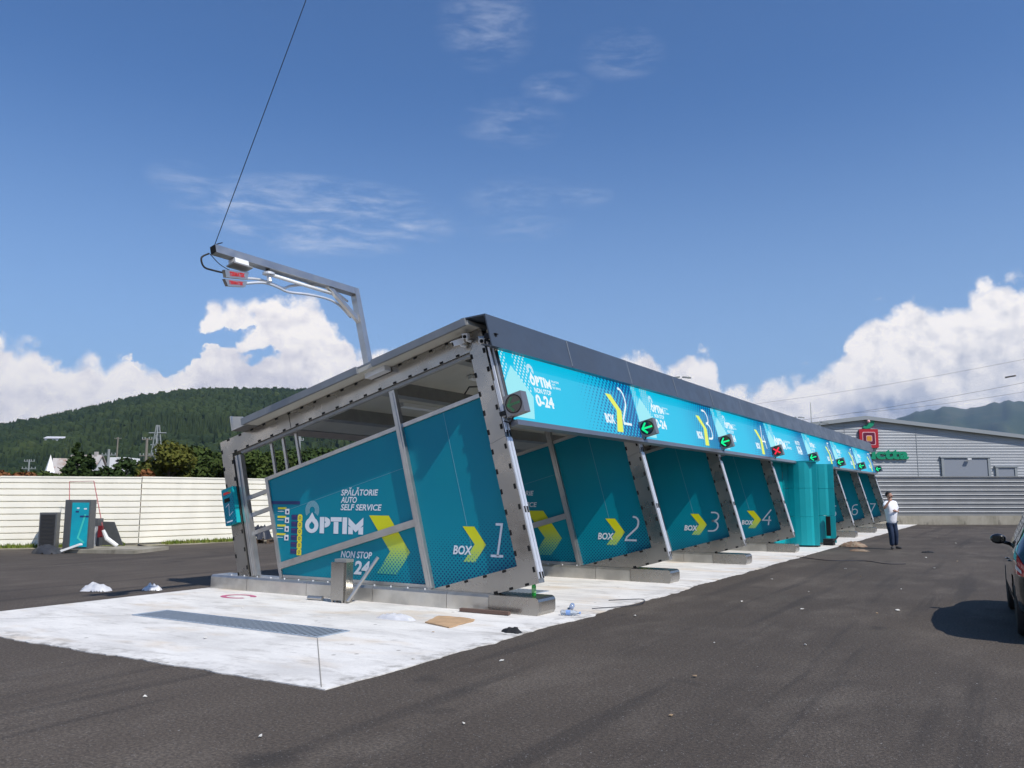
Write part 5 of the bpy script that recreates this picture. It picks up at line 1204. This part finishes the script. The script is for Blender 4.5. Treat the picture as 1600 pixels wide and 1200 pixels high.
def tree(lat, depth, h, r, kind, label, seed, conifer=False):
    rn = random.Random(seed); c = Fd * depth + Rd * lat; o = Vector((c.x, c.y, -.05))
    th = thing('conifer_tree' if conifer else 'broadleaf_tree', label, 'tree', o, 'trees beyond the cream fence')
    mb = MB(); mb.tube([o, o + Vector((rn.uniform(-.1, .1), 0, h * .4)), o + Vector((0, rn.uniform(-.2, .2), h * .8))], [.04 * h, .028 * h, .008 * h], 7)
    for k in range(6):
        a = rn.random() * 6.28; z = h * rn.uniform(.3, .65); mb.tube([o + Vector((0, 0, z)), o + Vector((math.cos(a) * r * .6, math.sin(a) * r * .6, z + h * .16))], [.012 * h, .004 * h], 5)
    mb.build('trunk', barkm, th, o)
    mb = MB(); sz = .03 + .0022 * depth
    if conifer:
        for k in range(16):
            f = k / 15; z = h * (.12 + .86 * f); rr = r * (1 - f) ** .85 + .12
            for j in range(max(2, int(7 * (1 - f)) + 2)):
                a = rn.random() * 6.28; leafy(mb, (o.x + math.cos(a) * rr * .6, o.y + math.sin(a) * rr * .6, z - .1 * rr), rr * .42, rr * .16 + .1, 85, rn, sz)
    else:
        nb_ = int(9 + r * 3)
        for k in range(nb_):
            a = rn.random() * 6.28; f = rn.random(); z = h * (.30 + .62 * f); w_ = math.sin(math.pi * (.18 + .72 * f)); q = rn.uniform(.2, .75)
            leafy(mb, (o.x + math.cos(a) * r * q * w_, o.y + math.sin(a) * r * q * w_, z), r * rn.uniform(.28, .45), h * rn.uniform(.09, .15), 330, rn, sz)
    mb.build('crown', FOLS[kind], th, o, fix=False)
LT = lambda px, d: (px - 800) / 1311 * d
tl_ = [ # picture column, distance, height, radius, kind, conifer, label
 (-30, 44, 3.6, 3.0, 'dark', 0, 'dark bushy tree at the far left behind the fence'), (12, 42, 3.5, 1.6, 'rust', 0, 'rusty orange leaved tree at the far left behind the fence'), (45, 52, 4.2, 2.4, 'mid', 0, 'green tree left of the white spire'),
 (118, 46, 4.5, 1.7, 'dark', 1, 'dark conifer between the broken roof and the white house'), (138, 43, 3.7, 1.5, 'dark', 1, 'shorter dark conifer just left of the white house'), (95, 50, 3.3, 2.0, 'mid', 0, 'low green tree in front of the broken tiled roof'), (62, 45, 2.9, 1.6, 'dark', 0, 'low dark bush under the white spire'),
 (196, 44, 4.2, 1.7, 'dark', 0, 'dark tree just right of the white house'), (222, 43, 3.7, 1.3, 'dark', 0, 'small dark tree at the foot of the wooden power pole'), (229, 40, 3.3, .6, 'rust', 0, 'small orange leaved tree right of the wooden power pole'), (262, 42, 5.0, 1.9, 'olive', 0, 'tall olive yellow tree right of the power pole'), (288, 44, 4.7, 1.9, 'mid', 0, 'green tree right of the olive yellow one'),
 (318, 46, 4.9, 2.2, 'mid', 0, 'green tree just left of the nearest frame'), (352, 48, 4.7, 2.3, 'dark', 0, 'dark tree behind the rear leg of the nearest frame'), (388, 46, 4.6, 2.0, 'mid', 0, 'green tree seen between rear leg and teal panel'), (425, 48, 4.7, 2.2, 'mid', 0, 'green tree seen through the small upper bars'), (462, 50, 4.8, 2.3, 'dark', 0, 'dark tree behind the white lamp mast'),
 (500, 52, 5.2, 2.4, 'dark', 0, 'dark tree seen under the roof, right of the lamp mast'), (545, 54, 5.4, 2.6, 'mid', 0, 'tree seen under the roof towards the middle post'), (595, 58, 5.6, 2.8, 'dark', 0, 'tree hidden behind the middle post')]
for i, (px, d, h, r, kd, cf, lb) in enumerate(tl_): tree(LT(px, d), d, h * (1 if cf else .88), r, kd, lb, 100 + i, bool(cf))

# houses beyond
tile = mottled('weathered_roof_tiles', (0.34, 0.30, 0.27), (0.45, 0.42, 0.40), (0.26, 0.12, 0.07), .5, .8); plaster = mat('pale_plaster', (0.55, 0.55, 0.57), 0.8, 0, .08, .8)
def gable(name, label, lat, d, wd, dp_, h, rh, rot, wallm_, roofm, win=3):
    c = Fd * d + Rd * lat; o = Vector((c.x, c.y, -.05)); rt = YAW + R(rot); th = thing(name, label, 'house', o)
    q = lambda x, y, z: LR(c, rt, x, y, z)
    mb = MB(); mb.prism([q(-wd / 2, 0, -.05), q(wd / 2, 0, -.05), q(wd / 2, dp_, -.05), q(-wd / 2, dp_, -.05)], (0, 0, h + .05)); mb.prism([q(-wd / 2, 0, h), q(-wd / 2, dp_, h), q(-wd / 2, dp_ / 2, h + rh * .97)], q(wd, 0, 0) - q(0, 0, 0)); mb.build('wall', wallm_, th, o)
    mb = MB()
    for s_ in (0, 1):
        y0 = -.5 if s_ == 0 else dp_ + .5; mb.prism([q(-wd / 2 - .4, y0, h - .15), q(wd / 2 + .4, y0, h - .15), q(wd / 2 + .4, dp_ / 2, h + rh), q(-wd / 2 - .4, dp_ / 2, h + rh)], (0, 0, .18))
    rf = mb.build('roof', roofm, th, o)
    mb = MB(); mb.bx(q(wd * .2, dp_ / 2, h + rh + .3), .6, .6, 1.0, Matrix.Rotation(rt, 4, 'Z')); mb.build('chimney', tile, rf, o)
    for k in range(win):
        mb = MB(); x = -wd / 2 + wd * (k + .5) / win; mb.prism([q(x - .5, -.03, h - 1.9), q(x + .5, -.03, h - 1.9), q(x + .5, -.03, h - .6), q(x - .5, -.03, h - .6)], q(0, .02, 0) - q(0, 0, 0)); mb.build('window', glassm, th, o)
    return th
gable('house', 'old house with a broken grey and rust tiled roof left of the dark conifers', LT(98, 150), 150, 4.0, 6, 4.6, 3.6, 20, plaster, tile)
gable('house', 'house with a pale tiled roof behind the dark conifers', LT(127, 170), 170, 3.6, 6, 5.6, 4.2, -8, plaster, tile)
c = Fd * 74 + Rd * LT(168, 74); o = Vector((c.x, c.y, 0)); th = thing('house', 'white house with a flat roofed white box on top, right of the conifers', 'house', o); q = lambda x, y, z: LR(c, YAW, x, y, z)
mb = MB(); mb.prism([q(-1.8, 0, -.05), q(1.6, 0, -.05), q(1.6, 6, -.05), q(-1.8, 6, -.05)], (0, 0, 3.7)); mb.build('wall', plaster, th, o)
mb = MB(); mb.prism([q(-.3, .2, 3.66), q(1.35, .2, 3.66), q(1.35, 3, 3.66), q(-.3, 3, 3.66)], (0, 0, 1.35)); mb.build('upper_box', white, th, o)
mb = MB(); mb.prism([q(-2.6, -.3, 3.2), q(-.32, -.3, 3.66), q(-.32, 6.2, 3.66), q(-2.6, 6.2, 3.2)], (0, 0, .2)); mb.build('roof', tile, th, o)
for x in (-1.1, .3):
    mb = MB(); mb.prism([q(x - .3, -.03, 2.0), q(x + .3, -.03, 2.0), q(x + .3, -.03, 2.9), q(x - .3, -.03, 2.9)], q(0, .02, 0) - q(0, 0, 0)); mb.build('window', glassm, th, o)
c = Fd * 70 + Rd * LT(75, 70); o = Vector((c.x, c.y, 0)); th = thing('chapel', 'small chapel with a bright white pointed spire among the trees', 'chapel', o)
q = lambda x, y, z: LR(c, YAW + R(40), x, y, z)
mb = MB(); mb.prism([q(-.8, -.8, -.05), q(.8, -.8, -.05), q(.8, .8, -.05), q(-.8, .8, -.05)], (0, 0, 3.2)); mb.build('tower', plaster, th, o)
mb = MB(); apex = q(0, 0, 5.05); bs = [q(-.34, -.34, 3.5), q(.34, -.34, 3.5), q(.34, .34, 3.5), q(-.34, .34, 3.5)]
for i in range(4): mb.poly([bs[i], bs[(i + 1) % 4], apex])
mb.build('spire', white, th, o)
mb = MB(); bs = [q(-1.3, -1.3, 3.1), q(1.3, -1.3, 3.1), q(1.3, 1.3, 3.1), q(-1.3, 1.3, 3.1)]; tp = [q(-.34, -.34, 3.52), q(.34, -.34, 3.52), q(.34, .34, 3.52), q(-.34, .34, 3.52)]
for i in range(4): mb.poly([bs[i], bs[(i + 1) % 4], tp[(i + 1) % 4], tp[i]])
mb.build('skirt_roof', tile, th, o)
c = Fd * 640 + Rd * LT(85, 640); zz = hill_z(math.degrees(math.atan2(c.x, c.y)), c.length) + 3; o = Vector((c.x, c.y, zz)); th = thing('long_shed', 'long pale shed on the hillside above the white spire', 'shed', o)
mb = MB(); q = lambda x, y, z: LR(c, YAW + R(6), x, y, z)
mb.prism([q(-10, 0, zz - 3), q(10, 0, zz - 3), q(10, 9, zz - 3), q(-10, 9, zz - 3)], (0, 0, 6.5)); mb.build('wall', plaster, th, o); mb = MB(); mb.prism([q(-10.5, -.6, zz + 3.5), q(10.5, -.6, zz + 3.5), q(10.5, 5, zz + 5), q(-10.5, 5, zz + 5)], (0, 0, .5)); mb.build('roof', plaster, th, o)

# power poles and pylon
wood = mat('grey_pole_wood', (0.20, 0.18, 0.15), 0.85); cem = mat('grey_metal', (0.26, 0.28, 0.28), 0.6)
def ppole(px, d, ytop, label, arms, m_, r0=.13, aw=1.9):
    c = Fd * d + Rd * LT(px, d); h = EYE + (774 - ytop) / 1311 * d; o = Vector((c.x, c.y, 0)); th = thing('power_pole', label, 'power pole', o, 'power poles beyond the cream fence')
    mb = MB(); mb.tube([o, o + Vector((0, 0, h))], [r0 * 1.3, r0], 8); mb.build('mast', m_, th, o)
    for k, dz_ in enumerate(arms):
        mb = MB(); z = h - dz_; w_ = aw * (1 if k == 0 else 1.35) / 2; mb.tube([c - Rd * w_ + Vector((0, 0, z)), c + Rd * w_ + Vector((0, 0, z))], .04, 6)
        ca = mb.build('cross_arm', m_, th, o)
        for j in (-1, -.45, .45, 1):
            mb = MB(); p = c + Rd * w_ * j * .92 + Vector((0, 0, z)); mb.lathe([(.03, .03), (.05, .07), (.03, .11), (.05, .15), (.02, .19)], p, n=8); mb.build('insulator', cem, ca, o)
    return th
ppole(225, 62, 685, 'wooden power pole with two cross arms left of the olive yellow tree', (.1, 1.3), wood, .09, .75)
ppole(166, 70, 702, 'pale metal power pole rising behind the white house', (.5,), cem, .10, 1.2)
ppole(179, 150, 683, 'distant power pole behind the white house', (.3,), wood, .12, 1.2)
ppole(42, 80, 718, 'short power pole at the far left among trees', (.2, .9), cem, .07, 1.0)
ppole(465, 60, 682, 'pale lamp and power mast seen through the small upper bars', (.3,), cem, .10, .6)
c = Fd * 210 + Rd * LT(241, 210); h = EYE + (774 - 664) / 1311 * 210; zb = EYE + (774 - 712) / 1311 * 210 - 2; o = Vector((c.x, c.y, 0)); th = thing('lattice_pylon', 'slim steel lattice pylon in front of the wooded hill', 'pylon', o)
mb = MB(); hw = lambda z: 1.9 * (1 - z / h) + .25
for s1, s2 in ((-1, -1), (1, -1), (1, 1), (-1, 1)): mb.tube([c + Vector((s1 * 1.9, s2 * 1.9, 0)), c + Vector((s1 * .25, s2 * .25, h))], .16, 4)
for k in range(9):
    z0 = h * k / 9; z1 = h * (k + 1) / 9
    for sy in (-1, 1): mb.tube([c + Vector((-hw(z0), sy * hw(z0), z0)), c + Vector((hw(z1), sy * hw(z1), z1))], .08, 4); mb.tube([c + Vector((hw(z0), sy * hw(z0), z0)), c + Vector((-hw(z1), sy * hw(z1), z1))], .08, 4)
mb.build('lattice_mast', cem, th, o)
mb = MB()
for z, w_ in ((h - 2, 2.2), (h - 5, 1.6)): mb.tube([c - Rd * w_ + Vector((0, 0, z)), c + Rd * w_ + Vector((0, 0, z))], .16, 4)
mb.build('cross_arm', cem, th, o)

# ------------------------------------------------------------------ warehouse on the right
WD = 70.0; WO_ = Fd * WD
def WP(x, off, z): return WO_ + Rd * x + Fd * off + Vector((0, 0, z))
clad = mat('grey_ribbed_cladding', (0.36, 0.375, 0.395), 0.5, 0.1, 0.10, 0.18); cladlo = mat('grey_roof_edge', (0.30, 0.32, 0.33), 0.5, 0.2)
wo = WP(29.7, 0, 0); th = thing('warehouse', 'grey ribbed gabled warehouse behind the grey fence, with a red and green shop sign', 'warehouse', wo)
PK, PZ, SL = 29.7, 8.1, .122; XL, XR = 6.0, 53.4
mb = MB(); z = 0; ph = .235
while z < PZ - .05:
    for (o0, h0), (o1, h1) in zip([(0, 0), (0, .10), (-.014, .12), (-.014, .20), (0, ph)], [(0, .10), (-.014, .12), (-.014, .20), (0, ph), (0, ph)][:4]):
        z0 = z + h0; z1 = min(z + h1, PZ)
        if z1 <= z0: continue
        def lim(zz): return (max(XL, PK - (PZ - zz) / SL), min(XR, PK + (PZ - zz) / SL))
        a0, b0_ = lim(z0); a1, b1 = lim(z1)
        if b0_ > a0: mb.poly([WP(a0, o0, z0), WP(b0_, o0, z0), WP(b1, o1, z1), WP(a1, o1, z1)])
    z += ph
mb.build('front_wall', clad, th, wo, fix=False)
for x_ in (10, 16, 22, 28, 34, 44.5, 50): mb = MB(); zt_ = PZ - abs(x_ - PK) * SL - .1; mb.prism([WP(x_ - .02, -.034, 0), WP(x_ + .02, -.034, 0), WP(x_ + .02, -.034, zt_), WP(x_ - .02, -.034, zt_)], Fd * .008); mb.build('panel_joint', cladlo, th, wo)
EZL = PZ - (PK - XL) * SL; EZR = PZ - (XR - PK) * SL
mb = MB(); mb.poly([WP(XL, 0, 0), WP(XL, 60, 0), WP(XL, 60, EZL), WP(XL, 0, EZL)]); mb.poly([WP(XR, 0, 0), WP(XR, 60, 0), WP(XR, 60, EZR), WP(XR, 0, EZR)]); mb.build('side_wall', clad, th, wo)
mb = MB()
for xe, ez in ((XL - .3, EZL), (XR + .3, EZR)):
    mb.prism([WP(xe, -.35, ez), WP(PK, -.35, PZ), WP(PK, -.35, PZ + .16), WP(xe, -.35, ez + .12)], Fd * 60.5)
mb.build('roof', cladlo, th, wo)
mb = MB()
for xe, ez in ((XL - .3, EZL), (XR + .3, EZR)):
    mb.prism([WP(xe, -.38, ez - .14), WP(PK, -.38, PZ - .14), WP(PK, -.38, PZ + .18), WP(xe, -.38, ez + .16)], Fd * .028)
mb.build('verge_board', cladlo, th, wo)
doorm = mat('pale_grey_door', (0.24, 0.26, 0.30), 0.5)
for (a, b, zt) in ((36.15, 39.8, 4.75), (40.65, 42.0, 3.95)):
    mb = MB(); mb.prism([WP(a, -.10, 0), WP(b, -.10, 0), WP(b, -.10, zt), WP(a, -.10, zt)], Fd * .04); d_ = mb.build('roller_door' if b - a > 2 else 'side_door', doorm, th, wo)
    mb = MB()
    for x0_, x1_ in ((a - .22, a - .01), (b + .01, b + .22)): mb.prism([WP(x0_, -.16, 0), WP(x1_, -.16, 0), WP(x1_, -.16, zt), WP(x0_, -.16, zt)], Fd * .15)
    mb.prism([WP(a - .3, -.2, zt + .01), WP(b + .3, -.2, zt + .01), WP(b + .3, -.2, zt + .14), WP(a - .3, -.2, zt + .14)], Fd * .19); mb.build('door_frame', cladlo, d_, wo)
mb = MB(); mb.prism([WP(38.0, -.45, 4.60), WP(38.3, -.45, 4.60), WP(38.3, -.45, 4.72), WP(38.0, -.45, 4.72)], Fd * .2); mb.build('wall_lamp', white, th, wo)
c = WP(42.9, 8, 7.0); mb = MB(); mb.bx(c, 1.0, 1.0, 1.6, Matrix.Rotation(YAW, 4, 'Z')); mb.build('roof_vent', cladlo, th, wo)
# shop sign
sg = WP(29.95, -.2, 6.4); th2 = thing('shop_sign', 'square red apple logo with a green leaf and green lettering on the warehouse gable', 'shop sign', sg)
def rr(cx, cz, hw_, rad, off, n=5):
    P_ = []
    for (sx, sz_, a0) in ((1, 1, 0), (-1, 1, 90), (-1, -1, 180), (1, -1, 270)):
        for k in range(n + 1): a = R(a0 + 90 * k / n); P_.append(WP(cx + sx * (hw_ - rad) + rad * math.cos(a), off, cz + sz_ * (hw_ - rad) + rad * math.sin(a)))
    return P_
sred = mat('sign_red', (0.42, 0.01, 0.02), .4); spur = mat('sign_maroon', (0.12, 0.004, 0.03), .4); spink = mat('sign_pink', (0.75, 0.42, 0.45), .4); sor = mat('sign_orange', (0.62, 0.28, 0.02), .4); sgr = mat('sign_green', (0.0, 0.26, 0.13), .4)
for nm, hw_, rad, o_, m_ in (('red_square', .79, .10, -.22, sred), ('pink_outline', .55, .12, -.235, spink), ('maroon_square', .49, .09, -.25, spur), ('inner_outline', .25, .08, -.265, spink), ('orange_square', .20, .06, -.28, sor)):
    mb = MB(); mb.prism(rr(29.95, 6.38, hw_, rad, o_), Fd * .014 if o_ > -.22 or o_ < -.22 else Fd * .16); mb.build(nm, m_, th2, sg)
mb = MB(); L1 = arc(29.55, 7.95, .0, 0, 0, 1)
leaf = [(29.45, 7.28), (29.7, 7.20), (30.05, 7.24), (30.35, 7.45), (30.48, 7.72), (30.50, 7.98), (30.25, 7.93), (30.0, 7.78), (29.82, 7.52), (29.6, 7.45)]
mb.prism([WP(x_, -.24, z_) for x_, z_ in leaf], Fd * .06); mb.build('leaf', sgr, th2, sg)
mb = MB(); unit(mb, (0, 0, 0), .13, .13, .13, n=8); mb.v = [tuple(Vector(v) + WP(29.93, -.35, 7.80)) for v in mb.v]; mb.build('stem_dot', spink, th2, sg, smooth=True)
mb = MB(); b = len(mb.v); text_into(mb, 'fructta', 28.4, 33.2, 4.70, .80, lambda a, b_: WP(a, -.2, b_), .045)
lt = mb.build('green_lettering', sgr, th2, sg, fix=False); sd = lt.modifiers.new('Solidify', 'SOLIDIFY'); sd.thickness = .08; sd.offset = -1

# street lamps behind the car wash, overhead lines on the right
def lamp(px, ytop, d, label):
    c = Fd * d + Rd * LT(px, d); h = EYE + (774 - ytop) / 1311 * d; o = Vector((c.x, c.y, 0)); th = thing('street_lamp', label, 'street lamp', o, 'street lamps behind the car wash')
    mb = MB(); mb.tube([o, o + Vector((0, 0, h - .1))], [.12, .06], 8); mb.build('pole', cem, th, o)
    for s_ in (-1, 1):
        mb = MB(); mb.bx(c + Rd * s_ * .42 + Vector((0, 0, h)), .62, .3, .09, Matrix.Rotation(YAW, 4, 'Z') @ Matrix.Rotation(R(6 * s_), 4, 'Y')); mb.build('lamp_head', cem, th, o)
lamp(1069, 588, 62, 'twin headed street lamp showing above the fascia near the small cloud')
lamp(1251, 652, 88, 'twin headed street lamp showing above the far end of the fascia')
lamp(1286, 660, 68.5, 'small lamp at the left end of the warehouse roof')
c = Fd * 90 + Rd * LT(1273, 90); mb = MB(); mb.tube([(c.x, c.y, 0), (c.x, c.y, EYE + (774 - 628) / 1311 * 90)], [.1, .03], 6); tag(mb.build('antenna_mast', cem, None, (c.x, c.y, 0)), 'thin antenna mast between the roof end and the warehouse', 'mast')
def span(a, b, sag, label, r_=.016):
    (xa, ya, da), (xb, yb, db) = a, b; A_ = Fd * da + Rd * LT(xa, da) + Vector((0, 0, EYE + (774 - ya) / 1311 * da)); B_ = Fd * db + Rd * LT(xb, db) + Vector((0, 0, EYE + (774 - yb) / 1311 * db))
    mb = MB(); mb.tube([A_.lerp(B_, i / 24) - Vector((0, 0, sag * 4 * (i / 24) * (1 - i / 24))) for i in range(25)], r_, 5); tag(mb.build('overhead_line', dark_cable, None, A_), label, 'power line', 'overhead lines on the right')
span((1100, 640, 120), (1900, 500, 70), .8, 'uppermost thin overhead line crossing the right clouds', .012)
span((1150, 668, 110), (1900, 535, 66), .8, 'middle thin overhead line crossing the right clouds', .014)
span((1340, 645, 100), (1900, 556, 66), .6, 'lowest overhead line above the warehouse', .012)
c = Fd * 68 + Rd * LT(1592, 68); mb = MB(); cz = EYE + (774 - 588) / 1311 * 68; mb.tube([c + Rd * -.35 + Vector((0, 0, cz)), c + Rd * .5 + Vector((0, 0, cz + .15))], .07, 6); tag(mb.build('line_insulator', rubber, None, c + Vector((0, 0, cz))), 'dark insulator on the middle overhead line at the right edge', 'insulator')

# ------------------------------------------------------------------ air
mb = MB(); mb.box(-5200, 3600, -900, 6200, -1.5, 620)
hm = bpy.data.materials.new('haze'); hm.use_nodes = True; hn = hm.node_tree; hn.nodes.clear(); ho = hn.nodes.new('ShaderNodeOutputMaterial'); pv = hn.nodes.new('ShaderNodeVolumePrincipled')
pv.inputs['Color'].default_value = (0.50, 0.70, 1.0, 1); pv.inputs['Density'].default_value = 0.00010; pv.inputs['Anisotropy'].default_value = 0.3; hn.links.new(pv.outputs[0], ho.inputs['Volume'])
if HAZE: tag(mb.build('haze', hm), kind='stuff')
